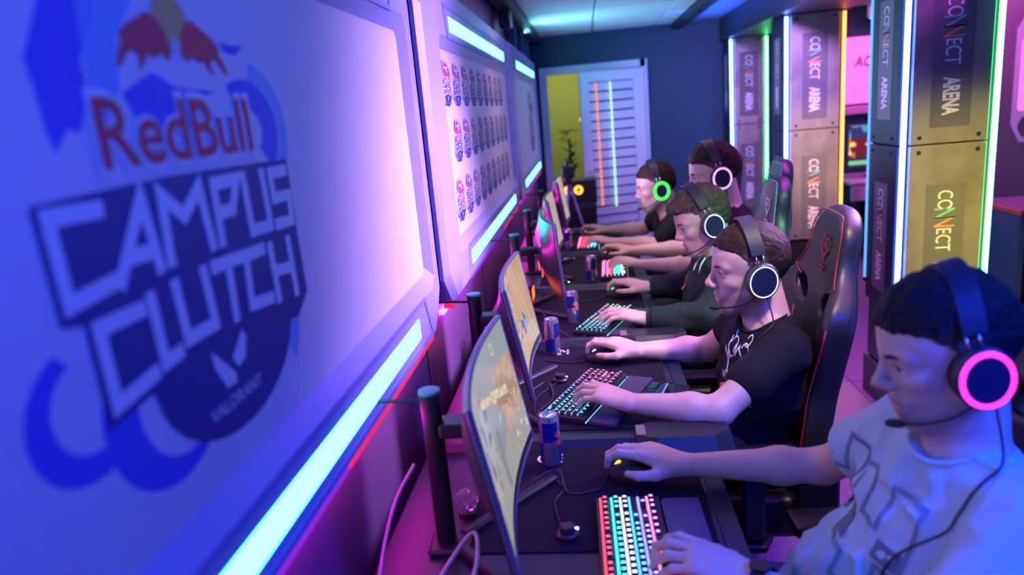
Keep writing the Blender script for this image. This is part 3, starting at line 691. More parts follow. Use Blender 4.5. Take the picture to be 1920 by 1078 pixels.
def monitor(cx, cy, yaw, tilt, label, seed, pole=(-0.155, 0.0), poletop=0.345, zoff=0.105):
    """local: +x out of the screen (towards the player), y along the screen"""
    M = Matrix.Translation((cx, cy, DZ)) @ Matrix.Rotation(yaw, 4, 'Z')
    t = thing('monitor', label, 'monitor', M, 'curved monitors on the desks')
    T = Matrix.Translation((0, 0, zoff)) @ Matrix.Rotation(-tilt, 4, 'Y')
    nx, nz = (193, 113) if seed < 3 else (65, 41)
    def pos(u, v, d): y = (u-0.5)*SW; return T @ Vector((y*y/(2*SR)*1.0 + d, y, v*SH))
    # screen
    vs = []; U = np.linspace(0.010, 0.990, nx); V = np.linspace(0.075, 0.985, nz)
    for v in V:
        for u in U: vs.append(pos(u, v, 0.0012))
    mb = MB().add(vs, [(j*nx+i, j*nx+i+1, (j+1)*nx+i+1, (j+1)*nx+i) for j in range(nz-1) for i in range(nx-1)])
    me = mb.mesh('screen'); VV, UU = np.meshgrid(np.linspace(0, 1, nz), np.linspace(0, 1, nx), indexing='ij')
    # u runs from the player's left to right = increasing y
    set_attr(me, screen_colors(UU, VV, seed).reshape(-1, 3))
    mk('screen', me, M_screen, t, smooth=True)
    # shell: front rim and bulging back
    nu = 25; mb = MB(); ring = []
    for u in np.linspace(0, 1, nu):
        for v in np.linspace(0, 1, 9): ring.append(pos(u, v, 0.0))
    for u in np.linspace(0, 1, nu):
        for v in np.linspace(0, 1, 9):
            e = max(0, min(1, min(u, 1-u)/0.28)) * max(0, min(1, min(v, 1-v)/0.35)); e = e*e*(3-2*e)
            ring.append(pos(u, v, -0.014 - 0.034*e))
    n9 = 9; fs = []
    for i in range(nu-1):
        for j in range(8):
            a = i*n9+j; fs.append((a, a+n9, a+n9+1, a+1)); b = nu*n9 + a; fs.append((b, b+1, b+n9+1, b+n9))
    for i in range(nu-1):
        for j in (0, 8):
            a = i*n9+j; b = nu*n9+a; fs.append((a, b, b+n9, a+n9))
    for j in range(8):
        for i in (0, nu-1):
            a = i*n9+j; b = nu*n9+a; fs.append((a, a+1, b+1, b))
    mb.add(ring, fs)
    sh = mk('shell', mb, M_mon, t, smooth=35)
    mk('bezel', MB().tube([pos(u, 0.002, -0.004) for u in np.linspace(0, 1, 17)] + [pos(1, v, -0.004) for v in np.linspace(0.1, 1, 8)] + [pos(u, 1.0, -0.004) for u in np.linspace(0.97, 0, 16)] + [pos(0, v, -0.004) for v in np.linspace(0.9, 0.1, 7)], 0.0065, 6, closed=True), M_monedge, sh)
    for sy in (-1, 1):      # red V accents on the back
        mk('red_accent', MB().tube([pos(0.5+sy*0.13, 0.20, -0.047), pos(0.5+sy*0.27, 0.62, -0.040)], 0.003, 6), M_accred, sh)
    px, py = pole
    mk('pole', MB().lathe([(0.0205, 0), (0.0205, poletop), (0.0, poletop)], 24, Matrix.Translation((px, py, 0.0))), M_stand, t, smooth='auto')
    mk('pole_cap', MB().lathe([(0.022, poletop), (0.022, poletop+0.006), (0.0, poletop+0.007)], 24, Matrix.Translation((px, py, 0))), mat('pole_cap_teal_lit', (0.04, 0.30, 0.28), 0.35), t, smooth='auto')  # teal light on the cap is put into its colour
    mk('arm', MB().rbox((px+0.015, -0.03, 0.255), (-0.035, 0.03, 0.285), 0.005), M_stand, t)
    mk('wall_rod', MB().tube([(px, py, poletop-0.02), (px-0.105, py, poletop-0.012)], 0.004), M_black, t)
    mk('base_plate', MB().rbox((px-0.035, -0.04, 0.0), (px+0.05, 0.04, 0.014), 0.005), M_stand, t)
    for sy in (-1, 1):
        mk('foot', MB().rbox((0, -0.013, 0.0), (0.30, 0.013, 0.020), 0.005, M=Matrix.Translation((px+0.03, sy*0.02, 0.0)) @ Matrix.Rotation(sy*math.radians(50), 4, 'Z')), M_stand, t)
    return t
monitor(-0.185, 1.307, 0.03, math.radians(10), 'nearest curved monitor showing a grey game scene with a rifle', 1)
monitor(-0.210, 2.064, 0.03, math.radians(10), 'second curved monitor showing a tan and orange game scene', 2)
monitor(-0.185, 3.10, 0.15, math.radians(4), 'third monitor, turned so that its teal-lit back shows', 3)
monitor(-0.185, 3.84, 0.01, math.radians(9), 'fourth curved monitor with a warm peach picture', 4)
monitor(-0.165, 4.72, 0.0, math.radians(9), 'farthest monitor with a pale pink picture by the tripod', 5)

# ---------------------------------------------------------------- keyboards
kc = bpy.data.materials.new('keycap_backlit'); kc.use_nodes = True
nt = kc.node_tree; b = nt.nodes['Principled BSDF']; b.inputs['Base Color'].default_value = (0.02, 0.02, 0.025, 1); b.inputs['Roughness'].default_value = 0.45
oi = nt.nodes.new('ShaderNodeObjectInfo'); tc = nt.nodes.new('ShaderNodeTexCoord'); sx = nt.nodes.new('ShaderNodeSeparateXYZ')
nt.links.new(tc.outputs['Object'], sx.inputs[0])
def mnode(op, a, b_=None, c=None):
    n = nt.nodes.new('ShaderNodeMath'); n.operation = op
    for i, q in enumerate((a, b_, c)):
        if q is None: continue
        if isinstance(q, (int, float)): n.inputs[i].default_value = q
        else: nt.links.new(q, n.inputs[i])
    return n.outputs[0]
ax_ = mnode('ABSOLUTE', sx.outputs[0]); ay_ = mnode('ABSOLUTE', sx.outputs[1])
inside = mnode('MULTIPLY', mnode('MULTIPLY', mnode('LESS_THAN', ax_, 0.0034), mnode('LESS_THAN', ay_, 0.0034)), mnode('GREATER_THAN', sx.outputs[2], 0.0075))
nt.links.new(oi.outputs['Color'], b.inputs['Emission Color']); nt.links.new(mnode('MULTIPLY', inside, 3.2), b.inputs['Emission Strength'])
M_kbody = mat('keyboard_body', (0.015, 0.015, 0.018), 0.4)
bl = bpy.data.materials.new('key_backlight'); bl.use_nodes = True
nt = bl.node_tree; b = nt.nodes['Principled BSDF']; b.inputs['Base Color'].default_value = (0.02, 0.02, 0.02, 1)
oi = nt.nodes.new('ShaderNodeObjectInfo'); nt.links.new(oi.outputs['Color'], b.inputs['Emission Color']); b.inputs['Emission Strength'].default_value = 1.6
U_ = 0.0190
ROWS = [[(0, 1)] + [(i, 1) for i in (2, 3, 4, 5)] + [(i+0.5, 1) for i in (6, 7, 8, 9)] + [(i, 1) for i in (11, 12, 13, 14)] + [(15.25, 1), (16.25, 1), (17.25, 1)],
        [(i, 1) for i in range(13)] + [(13, 2), (15.25, 1), (16.25, 1), (17.25, 1)],
        [(0, 1.5)] + [(1.5+i, 1) for i in range(12)] + [(13.5, 1.5), (15.25, 1), (16.25, 1), (17.25, 1)],
        [(0, 1.75)] + [(1.75+i, 1) for i in range(11)] + [(12.75, 2.25)],
        [(0, 2.25)] + [(2.25+i, 1) for i in range(10)] + [(12.25, 2.75), (16.25, 1)],
        [(0, 1.25), (1.25, 1.25), (2.5, 1.25), (3.75, 6.25), (10, 1.25), (11.25, 1.25), (12.5, 1.25), (13.75, 1.25), (15.25, 1), (16.25, 1), (17.25, 1)]]
_key = {}
def keymesh(w_):
    if w_ in _key: return _key[w_]
    a = w_*U_/2 - 0.0012; c = U_/2 - 0.0012; a2 = a - 0.0028; c2 = c - 0.0028
    me = MB().add([(-a,-c,0),(a,-c,0),(a,c,0),(-a,c,0),(-a2,-c2,0.009),(a2,-c2,0.009),(a2,c2,0.009),(-a2,c2,0.009)], [(0,3,2,1),(4,5,6,7),(0,1,5,4),(1,2,6,5),(2,3,7,6),(3,0,4,7)]).mesh('keycap')
    me.materials.append(kc); _key[w_] = me; return me
def lerp(a, b_, t): return tuple(a[i] + (b_[i]-a[i])*t for i in range(3))
def grad(stops, t):
    t = max(0, min(0.9999, t)) * (len(stops)-1); i = int(t); return lerp(stops[i], stops[i+1], t-i)
RED, TEAL, LAV, BLU, PUR, PNK, CYA, GRN, WHT = (1,.06,.10), (.05,.85,.80), (.75,.70,1), (.08,.45,1), (.28,.25,1), (1,.20,.55), (.15,.65,1), (.1,1,.45), (.9,.9,1)
def keyboard(c, xd, label, colf, edge, strip=True, rest=True, lit=1.0):
    M = frame((c[0], c[1], DZ+0.004), xd)
    t = thing('keyboard', label, 'keyboard', M, 'backlit keyboards on the desks')
    w_ = 18.25*U_; d_ = 6.25*U_
    mk('body', MB().rbox((-w_/2-0.007, -d_/2-0.008, 0), (w_/2+0.007, d_/2+0.010, 0.020), 0.004, 2), M_kbody, t, smooth='auto')
    e = mk('edge_glow', MB().box((-w_/2-0.0085, -d_/2-0.009, 0.006), (w_/2+0.0085, -d_/2-0.0075, 0.010)), bl, t); e.color = edge + (1,)
    for r, row in enumerate(ROWS):
        y = d_/2 - U_/2 - U_*(r + (0.25 if r else 0))
        for u, kw in row:
            xc = -w_/2 + (u + kw/2)*U_
            o = bpy.data.objects.new('keycap', keymesh(kw)); COL.objects.link(o); o.parent = t; o.location = (xc, y, 0.0215)
            o.color = tuple(v*lit for v in colf(r, (u+kw/2)/18.25)) + (1,)
        segs = 6
        for s_ in range(segs):
            o = mk('row_backlight', MB().box((-w_/2+0.004 + (w_-0.008)*s_/segs, y+U_/2-0.0024, 0.0195), (-w_/2+0.004 + (w_-0.008)*(s_+1)/segs, y+U_/2+0.0024, 0.0255)), bl, t)
            o.color = tuple(v*lit for v in colf(r, (s_+0.5)/segs)) + (1,)
    if rest:
        mk('wrist_rest', MB().rbox((-w_/2-0.004, -d_/2-0.095, 0), (w_/2+0.004, -d_/2-0.014, 0.017), 0.006, 2), mat('wrist_rest_rubber', (0.045, 0.035, 0.085), 0.4), t, smooth='auto')
    return t
rows1 = [RED, TEAL, LAV, BLU, PUR, PNK]
keyboard((0.045, 1.258), (-0.02, 1), 'nearest keyboard with rows lit red, teal, white and pink', lambda r, u: rows1[r], PUR, lit=1.4)
keyboard((-0.045, 2.045), (0.376, 0.926), 'keyboard lit cyan to pink under the hand of the bearded player', lambda r, u: grad([CYA, CYA, BLU, PUR, PNK, PNK], u), (0.1, 0.6, 1.0), lit=0.75)
keyboard((0.036, 2.815), (0.364, 0.931), 'keyboard lit blue, pink and green under the hooded player\'s hand', lambda r, u: grad([CYA, CYA, LAV, BLU, PNK, GRN], u), (0.1, 1.0, 0.6), lit=1.1)
keyboard((0.105, 3.715), (0.03, 1), 'keyboard with pink and teal rows on the fourth desk', lambda r, u: [PNK, PNK, RED, TEAL, CYA, WHT][r], WHT, rest=False, lit=1.8)
keyboard((-0.025, 4.50), (0.03, 1), 'farthest keyboard with red and white rows by the last player', lambda r, u: [PNK, RED, RED, WHT, CYA, CYA][r], WHT, rest=False, lit=1.8)

# ---------------------------------------------------------------- mice
sd = Sdf(); sd.ell((0, 0, 0.004), (0.063, 0.034, 0.038), k=0.01); sd.ell((-0.018, 0, 0.006), (0.042, 0.036, 0.035), k=0.02); sd.cut((0, 0, 0.0), (0, 0, -1), 0.004)
mouse_me = sd.mesh(0.0025, 'mouse_body'); mouse_me.materials.append(mat('mouse_plastic', (0.02, 0.02, 0.026), 0.42))
def mouse(c, ang, label, col, cable):
    M = Matrix.Translation((c[0], c[1], DZ+0.004)) @ Matrix.Rotation(ang, 4, 'Z')
    t = thing('computer_mouse', label, 'mouse', M, 'computer mice')
    o = bpy.data.objects.new('mouse_body', mouse_me); COL.objects.link(o); o.parent = t
    g = glow('mouse_light_%d_%d_%d' % tuple(c*100 for c in col), col, 3.0)
    mk('scroll_wheel', MB().cyl((0.034, -0.004, 0.029), (0.034, 0.004, 0.029), 0.010, n=16), g, t, smooth='auto')
    mk('logo_light', MB().lathe([(0.008, 0.0), (0.006, 0.0015), (0, 0.002)], 12, Matrix.Translation((-0.03, 0, 0.040))), g, t)
    mk('button_gap', MB().box((0.012, -0.0006, 0.030), (0.058, 0.0006, 0.0385)), M_blackm, t)
    Mi = M.inverted()
    mk('cable', MB().tube([(0.06, 0, 0.008)] + [Mi @ Vector(p) for p in smooth_path(cable)], 0.0022, 6), M_black, t, smooth=True)
def smooth_path(P, n=6):
    P = [Vector(p) for p in P]; out = []
    for i in range(len(P)-1):
        p0 = P[max(i-1, 0)]; p1 = P[i]; p2 = P[i+1]; p3 = P[min(i+2, len(P)-1)]
        for k in range(n):
            t = k/n; out.append(0.5*((2*p1) + (p2-p0)*t + (2*p0-5*p1+4*p2-p3)*t*t + (3*p1-p0-3*p2+p3)*t**3))
    out.append(P[-1]); return out
ZC = DZ+0.007
MOUSE = [(0.062, 1.555), (0.018, 2.375), (0.115, 3.225), (0.105, 4.075), (-0.005, 4.82)]
mouse(MOUSE[0], PI-0.35, 'black mouse with yellow lights under the pale-shirted player\'s hand', (0.8, 0.9, 0.05), [(-0.02, 1.50, ZC), (-0.09, 1.49, ZC), (-0.12, 1.57, ZC+0.02), (-0.20, 1.50, ZC)])
mouse(MOUSE[1], PI-0.15, 'black mouse under the bearded player\'s right hand', (0.5, 0.4, 1.0), [(-0.06, 2.37, ZC), (-0.12, 2.36, ZC), (-0.2, 2.40, ZC)])
mouse(MOUSE[2], PI-0.1, 'mouse with green lights under the hooded player\'s hand', (0.1, 1.0, 0.2), [(0.03, 3.21, ZC), (-0.06, 3.15, ZC), (-0.18, 3.2, ZC)])
mouse(MOUSE[3], PI-0.1, 'mouse in the hand of the fourth player', (0.3, 0.2, 0.3), [(0.02, 4.06, ZC), (-0.10, 4.0, ZC), (-0.2, 4.1, ZC)])
mouse(MOUSE[4], PI-0.1, 'farthest mouse in the hand of the last player', (0.3, 0.2, 0.3), [(-0.09, 4.80, ZC), (-0.2, 4.75, ZC)])

# ---------------------------------------------------------------- drink cans
M_canA = mat('can_aluminium', (0.62, 0.64, 0.70), 0.22, 0.9); M_canB = mat('can_blue', (0.02, 0.035, 0.32), 0.25, 0.6); M_canR = mat('can_red', (0.75, 0.03, 0.06), 0.35)
M_canY = mat('can_yellow', (0.8, 0.6, 0.1), 0.35)
R0 = 0.0265
def can(x, y, rot, label):
    t = thing('drink_can', label, 'can', Matrix.Translation((x, y, DZ+0.004)) @ Matrix.Rotation(rot, 4, 'Z'), 'slim energy drink cans')
    mk('body', MB().lathe([(0.0, 0.004), (0.017, 0.004), (0.020, 0.0), (0.0235, 0.004), (R0, 0.010), (R0, 0.122), (0.0235, 0.130), (0.0235, 0.134), (0.0215, 0.134), (0.0205, 0.129), (0.0, 0.129)], 40), M_canA, t, smooth='auto')
    # blue fields: two slanted quarters top and bottom, like the printed can
    def field(a0, a1, lo_f, hi_f, m, nm, rr=R0+0.0003):
        n = 16; mb = MB(); vs = []
        for i in range(n+1):
            a = a0 + (a1-a0)*i/n; s_ = i/n
            for z in (lo_f(s_), hi_f(s_)): vs.append((rr*math.cos(a), rr*math.sin(a), z))
        mk(nm, mb.add(vs, [(2*i, 2*i+2, 2*i+3, 2*i+1) for i in range(n)]), m, t, smooth=True)
    for k in range(2):
        o = k*PI
        field(o, o+PI/2, lambda s_: 0.066+0.008*s_, lambda s_: 0.120, M_canB, 'blue_field')
        field(o+PI/2, o+PI, lambda s_: 0.012, lambda s_: 0.058+0.008*s_, M_canB, 'blue_field')
        # name and emblem printed on the front
        vs, fs = text_mesh('RedBull', offset=0.02); ax = max(v.x for v in vs)
        mb = MB(); mb.add([((R0+0.0007)*math.cos(o-0.55+v.x/ax*1.1 + PI/2), (R0+0.0007)*math.sin(o-0.55+v.x/ax*1.1 + PI/2), 0.058+v.y*0.020) for v in vs], fs)
        mk('name_print', mb, M_canR, t)
        for sx_ in (-1, 1):
            B = [(0.02,0.0),(0.10,0.006),(0.24,0.008),(0.36,0.004),(0.44,-0.003),(0.30,-0.004),(0.18,-0.006),(0.06,-0.004)]
            mb = MB().add([((R0+0.0008)*math.cos(o+PI/2+sx_*a), (R0+0.0008)*math.sin(o+PI/2+sx_*a), 0.086+z) for a, z in B], [tuple(range(len(B)))]); mk('bull_print', mb, M_canR, t)
        n = 12; mb = MB().add([((R0+0.0006)*math.cos(o+PI/2+0.26*math.cos(2*PI*i/n)), (R0+0.0006)*math.sin(o+PI/2+0.26*math.cos(2*PI*i/n)), 0.088+0.008*math.sin(2*PI*i/n)) for i in range(n)], [tuple(range(n))]); mk('sun_print', mb, M_canY, t)
    mk('pull_tab', MB().rbox((-0.010, -0.006, 0.1305), (0.012, 0.006, 0.1325), 0.0009), M_metal, t)
can(-0.136, 1.640, -2.2, 'slim blue and silver can standing beside the nearest monitor')
can(-0.166, 2.470, -1.2, 'blue and silver can standing beside the white mat logo')
can(-0.099, 2.838, -2.6, 'slim can on the third desk next to the hooded player\'s keyboard')
can(-0.015, 3.528, -1.6, 'slim can in front of the pink lit keyboard')
can(-0.150, 4.375, -2.4, 'farthest slim can, below the pale pink monitor')

# ---------------------------------------------------------------- small things on the desks
ph = thing('smartphone', 'smartphone in a pale blue case lying on the second desk', 'phone', Matrix.Translation((0.150, 2.06, DZ+0.004)) @ Matrix.Rotation(-0.30, 4, 'Z'))
mk('case', MB().rbox((-0.037, -0.075, 0), (0.037, 0.075, 0.009), 0.004, 2), mat('phone_case', (0.30, 0.55, 0.75), 0.4), ph, smooth='auto')
mk('glass', MB().rbox((-0.033, -0.071, 0.0085), (0.033, 0.071, 0.0098), 0.0005), mat('phone_glass', (0.01, 0.02, 0.04), 0.08), ph)
def dial(x, y, label, path, col):
    t = thing('volume_dial', label, 'dial', (x, y, DZ+0.004), 'headset dials on the desks')
    mk('housing', MB().lathe([(0.023, 0), (0.024, 0.010), (0.020, 0.014), (0, 0.014)], 24), M_black, t, smooth='auto')
    mk('knob', MB().lathe([(0.016, 0.014), (0.016, 0.026), (0.013, 0.028), (0, 0.028)], 24), mat('dial_knob', (0.04, 0.04, 0.05), 0.25, 0.5), t, smooth='auto')
    mk('indicator', MB().lathe([(0.004, 0), (0.003, 0.003), (0, 0.004)], 10, Matrix.Translation((0.019, 0.010, 0.012))), glow('dial_light', col, 6), t)
    mk('cable', MB().tube([Vector(p) - Vector((x, y, DZ+0.004)) for p in smooth_path(path)], 0.002, 6), M_black, t, smooth=True)
dial(-0.130, 2.191, 'round volume dial with a small white light beside the second keyboard', [(-0.14, 2.17, ZC+0.004), (-0.20, 2.05, ZC), (-0.19, 1.92, ZC), (-0.15, 1.90, ZC)], (1, 0.8, 0.9))
dial(-0.088, 1.320, 'round volume dial with a white light beside the nearest keyboard', [(-0.10, 1.34, ZC+0.004), (-0.12, 1.45, ZC), (-0.10, 1.52, ZC), (-0.16, 1.55, ZC+0.01), (-0.22, 1.48, ZC)], (1, 0.8, 0.85))
dial(-0.150, 3.49, 'volume dial on the fourth desk beside the slim can', [(-0.16, 3.5, ZC+0.004), (-0.2, 3.6, ZC), (-0.1, 3.62, ZC)], (1, 0.9, 1))
def cable(label, path, r, m):
    o = mk('desk_cable', MB().tube(smooth_path(path, 8), r, 8), m, smooth=True); tag(o, label, 'cable', 'loose cables'); return o
M_cabg = mat('cable_grey', (0.30, 0.30, 0.36), 0.4)
cable('grey cable hanging down the purple wall behind the nearest monitor pole', [(-0.40, 1.34, 0.92), (-0.43, 1.26, 0.87), (-0.43, 1.12, 0.80), (-0.40, 1.02, DZ+0.007), (-0.37, 0.96, DZ+0.006)], 0.004, M_cabg)
cable('purple-lit cable looping behind the nearest monitor', [(-0.36, 1.02, DZ+0.006), (-0.31, 1.16, DZ+0.05), (-0.27, 1.24, DZ+0.07), (-0.255, 1.18, DZ+0.05), (-0.27, 1.05, DZ+0.006)], 0.0045, M_cabg)
cable('thin cable lying across the phone at the second desk edge', [(0.02, 2.22, ZC+0.012), (0.10, 2.13, ZC+0.012), (0.15, 2.06, ZC+0.012), (0.19, 2.12, ZC+0.008), (0.25, 2.10, ZC), (0.268, 2.09, ZC-0.01), (0.275, 2.085, 0.62)], 0.002, M_black)
cable('black cable trailing from the second monitor foot to the keyboard', [(-0.22, 2.12, ZC), (-0.17, 2.16, ZC+0.01), (-0.15, 2.05, ZC), (-0.19, 1.95, ZC), (-0.165, 1.93, ZC+0.006)], 0.003, M_black)
cable('black cable from the third monitor running to the keyboard below it', [(-0.24, 2.98, ZC+0.02), (-0.17, 2.78, ZC), (-0.09, 2.62, ZC), (-0.05, 2.64, ZC+0.004)], 0.003, M_black)
cable('dark cable bundle behind the third monitor', [(-0.33, 3.02, DZ+0.1), (-0.30, 2.9, DZ+0.03), (-0.26, 2.8, ZC), (-0.28, 2.7, ZC)], 0.004, M_black)
# glass ball lamp with coloured glints on the desk behind the nearest monitor
gb = thing('crystal_ball', 'small crystal ball with coloured glints behind the nearest monitor', 'ornament', (-0.315, 1.42, DZ))
mk('foot', MB().lathe([(0.022, 0), (0.020, 0.012), (0.012, 0.016), (0, 0.016)], 20), M_black, gb, smooth='auto')
mk('ball', MB().lathe([(0.0001, 0.012)] + [(0.026*math.sin(PI*i/12), 0.038-0.026*math.cos(PI*i/12)) for i in range(1, 12)] + [(0.0001, 0.064)], 14), mat('crystal', (0.9, 0.9, 1.0), 0.03, trans=0.9, spec=0.8), gb)
# desk fans / PC lights glowing orange behind the third and last monitors
for (x, y, z, lb) in ((-0.34, 3.22, DZ, 'black computer tower top with orange lights behind the third monitor'), (-0.36, 2.62, DZ, 'small black box with orange lights behind the second monitor')):
    t = thing('light_box', lb, 'box', (x, y, z), 'boxes with orange lights')
    mk('body', MB().rbox((-0.05, -0.06, 0), (0.05, 0.06, 0.09), 0.006), M_black, t)
    for q in range(3): mk('orange_light', MB().rbox((0.051, -0.045+0.035*q, 0.02), (0.054, -0.02+0.035*q, 0.07), 0.001), glow('orange_led', (1.0, 0.10, 0.02), 3.5), t)
    mk('orange_light', MB().rbox((-0.04, -0.063, 0.02), (0.04, -0.0605, 0.07), 0.001), glow('orange_led', (1.0, 0.10, 0.02), 3.5), t)
# ---------------------------------------------------------------- gaming chairs
M_leather = mat('chair_leather', (0.016, 0.018, 0.024), 0.42, bump=(90, 0.08))
M_leather2 = mat('chair_leather_side', (0.028, 0.034, 0.050), 0.33)
BP = [(-0.02, 0.12), (0.0, 0.20), (0.08, 0.235), (0.2, 0.24), (0.34, 0.215), (0.48, 0.248), (0.56, 0.262), (0.615, 0.240), (0.66, 0.178), (0.71, 0.146), (0.78, 0.140), (0.82, 0.120), (0.845, 0.08), (0.86, 0.03)]
BZ = [p[0] for p in BP]; BWd = [p[1] for p in BP]
_bzs = np.linspace(-0.05, 0.9, 400); _bws = np.interp(_bzs, BZ, BWd)
for _ in range(3): _bws = np.convolve(np.pad(_bws, 8, 'edge'), np.ones(17)/17, 'valid')
def bw(z): return np.interp(z, _bzs, _bws)
def back_front(y, z): return 0.040 + 0.040*min(1.2, abs(y)/0.24)**2 - (0.0 if z < 0.62 else 0.010)
sd = Sdf()
def _bk(X, Y, Z):
    w_ = bw(Z).astype(np.float32); ay = np.abs(Y); q = np.minimum(1.2, ay/0.24)**2
    xf = 0.040 + 0.040*q - 0.010*sstep(0.58, 0.66, Z); xb = -0.030 + 0.022*q
    r = 0.028; dx = np.maximum(X - xf, xb - X) + r; dy = ay - w_ + r; dz = np.maximum(-0.0 - Z, Z - 0.86) + r
    o = np.sqrt(np.maximum(dx, 0)**2 + np.maximum(dy, 0)**2 + np.maximum(dz, 0)**2) + np.minimum(np.maximum(np.maximum(dx, dy), dz), 0) - r
    return (o * 0.8).astype(np.float32)
sd.fn(_bk, (-0.06, -0.27, -0.03), (0.10, 0.27, 0.87))
for s_ in (-1, 1): sd.ell((0.02, s_*0.115, 0.59), (0.2, 0.050, 0.026), R=[[1,0,0],[0,math.cos(0.45),-s_*math.sin(0.45)],[0,s_*math.sin(0.45),math.cos(0.45)]], k=0.012, sign=-1)
# seams between centre insert and bolsters
for s_ in (-1, 1):
    sd.fn(lambda X, Y, Z, s_=s_: np.maximum(np.abs(Y - s_*0.135*np.ones_like(Z)) - 0.003, 0.058 - X) - 0.001, (0.03, s_*0.135-0.02, 0.02), (0.10, s_*0.135+0.02, 0.54), k=0.012, sign=-1)
back_me = sd.mesh(0.0065, 'backrest')
sd = Sdf()
def _st(X, Y, Z):
    r = 0.035; q = np.minimum(1.1, np.abs(Y)/0.25)**3; zt = 0.06 + 0.030*q - 0.02*sstep(0.40, 0.50, X)
    dx = np.abs(X - 0.245) - 0.245 + r; dy = np.abs(Y) - 0.255 + r; dz = np.maximum(Z - zt, -0.055 - Z) + r
    return np.sqrt(np.maximum(dx, 0)**2 + np.maximum(dy, 0)**2 + np.maximum(dz, 0)**2) + np.minimum(np.maximum(np.maximum(dx, dy), dz), 0) - r
sd.fn(_st, (0, -0.26, -0.06), (0.5, 0.26, 0.1)); seat_me = sd.mesh(0.009, 'seat_cushion')
for me_ in (back_me, seat_me): me_.materials.append(M_leather)
def chair(x, y, yaw, label, pipe, emblem, recl=9.5, arms=0.66, leather=None, group='gaming chairs in the row'):
    M = Matrix.Translation((x, y, 0)) @ Matrix.Rotation(PI + yaw, 4, 'Z')
    t = thing('gaming_chair', label, 'chair', M, group)
    B = Matrix.Translation((0.0, 0, 0.425)) @ Matrix.Rotation(-math.radians(recl), 4, 'Y')
    bk = mk('backrest', back_me, None, t, B)
    for sgn, k_ in ((1, 0.80),):
        pth = [(back_front(0.95*bw(z), z)-0.003, 0.955*bw(z), z) for z in np.linspace(0.645, 0.838, 12)]
        loop = [(back_front(0.12, 0.60)+0.001, 0.125, 0.625)] + pth
        full = loop + [(a, -b_, c) for a, b_, c in loop[::-1]]
        mk('piping', MB().tube(smooth_path(full, 3), 0.0024, 6), pipe, bk, smooth=True)
        for s_ in (-1, 1):
            pp = [(back_front(s_*0.135, z)-0.001, s_*0.135, z) for z in np.linspace(0.04, 0.52, 12)]
            mk('piping', MB().tube(pp, 0.003, 6), pipe, bk, smooth=True)
            pe = [(0.072 - 0.010*(z > 0.6), s_*(bw(z)-0.006), z) for z in np.linspace(0.05, 0.55, 14)]
            mk('edge_piping', MB().tube(pe, 0.003, 6), pipe, bk, smooth=True)
    mb = MB()
    fe = lambda p: (0.0445 + 0.035*(abs(p[0])/0.24)**2 - 0.010, p[0], 0.735 + p[1])
    heart = [(0.045*math.sin(a)**3*0.8, 0.040*(13*math.cos(a)-5*math.cos(2*a)-2*math.cos(3*a)-math.cos(4*a))/16) for a in np.linspace(0.25, 2*PI-0.25, 26)]
    for st, w_ in ((heart, 0.008), ([(-0.02, 0.012), (-0.006, 0.0), (0, 0.014), (0.006, 0.0), (0.02, 0.012)], 0.006), ([(-0.012, -0.016), (0, -0.024), (0.012, -0.016)], 0.006), ([(-0.024, -0.058), (0.024, -0.058)], 0.008), ([(-0.016, -0.070), (0.016, -0.070)], 0.006)):
        for q in ribbon(st, w_): mb.add([fe((v.x, v.y)) for v in q], [(0, 1, 2, 3)])
    mk('emblem', mb, emblem, bk)
    sc_ = mk('seat_cushion', seat_me, None, t, Matrix.Translation((-0.02, 0, 0.40)))
    if leather:
        for o_ in (bk, sc_): o_.material_slots[0].link = 'OBJECT'; o_.material_slots[0].material = leather
    for s_ in (-1, 1):
        a = mk('armrest', MB().rbox((0.06, s_*0.30-0.045, arms-0.03), (0.34, s_*0.30+0.045, arms), 0.012, 2), M_black, t, smooth='auto')
        mk('armrest_post', MB().rbox((0.15, s_*0.29-0.02, 0.38), (0.21, s_*0.29+0.02, arms-0.03), 0.008).rbox((0.14, min(s_*0.1, s_*0.3), 0.335), (0.22, max(s_*0.1, s_*0.3), 0.36), 0.006), M_stand, a)
        mk('tilt_hinge', MB().rbox((-0.06, s_*0.262-0.012, 0.36), (0.06, s_*0.262+0.012, 0.56), 0.01), M_black, t)
    mk('gas_lift', MB().cyl((0.22, 0, 0.10), (0.22, 0, 0.35), 0.03, 0.025, 16), M_stand, t, smooth='auto')
    st = mk('star_base', MB().cyl((0.22, 0, 0.07), (0.22, 0, 0.13), 0.05, 0.04, 16), M_black, t, smooth='auto')
    for k in range(5):
        a = 2*PI*k/5 + 0.3; e = Vector((0.22 + 0.31*math.cos(a), 0.31*math.sin(a), 0.075))
        mk('spoke', MB().tube([(0.22, 0, 0.10), e], [0.028, 0.018], 8), M_black, st, smooth='auto')
        mk('caster', MB().cyl(e + Vector((-0.02*math.sin(a), 0.02*math.cos(a), -0.045)), e + Vector((0.02*math.sin(a), -0.02*math.cos(a), -0.045)), 0.03, n=14), M_black, st, smooth='auto')
    return t
M_pred = mat('piping_red', (0.28, 0.012, 0.03), 0.5); M_pteal = mat('piping_teal', (0.03, 0.35, 0.35), 0.5); M_emr = mat('emblem_red', (0.26, 0.012, 0.02), 0.6); M_emg = mat('emblem_grey', (0.55, 0.6, 0.62), 0.5)
chair(0.77, 1.24, 0.06, 'black chair with red emblem behind the player in the pale shirt', M_pred, M_emr, 5.5)
chair(0.590, 2.15, -0.02, 'black chair with red piping and red emblem behind the bearded player', M_pred, M_emr)
chair(0.66, 2.99, 0.0, 'teal-edged black chair behind the hooded player', M_pteal, M_emg, 7)
chair(0.86, 3.70, 0.0, 'teal-edged black chair of the fourth player, half hidden by another chair', M_pteal, M_emg, 7)
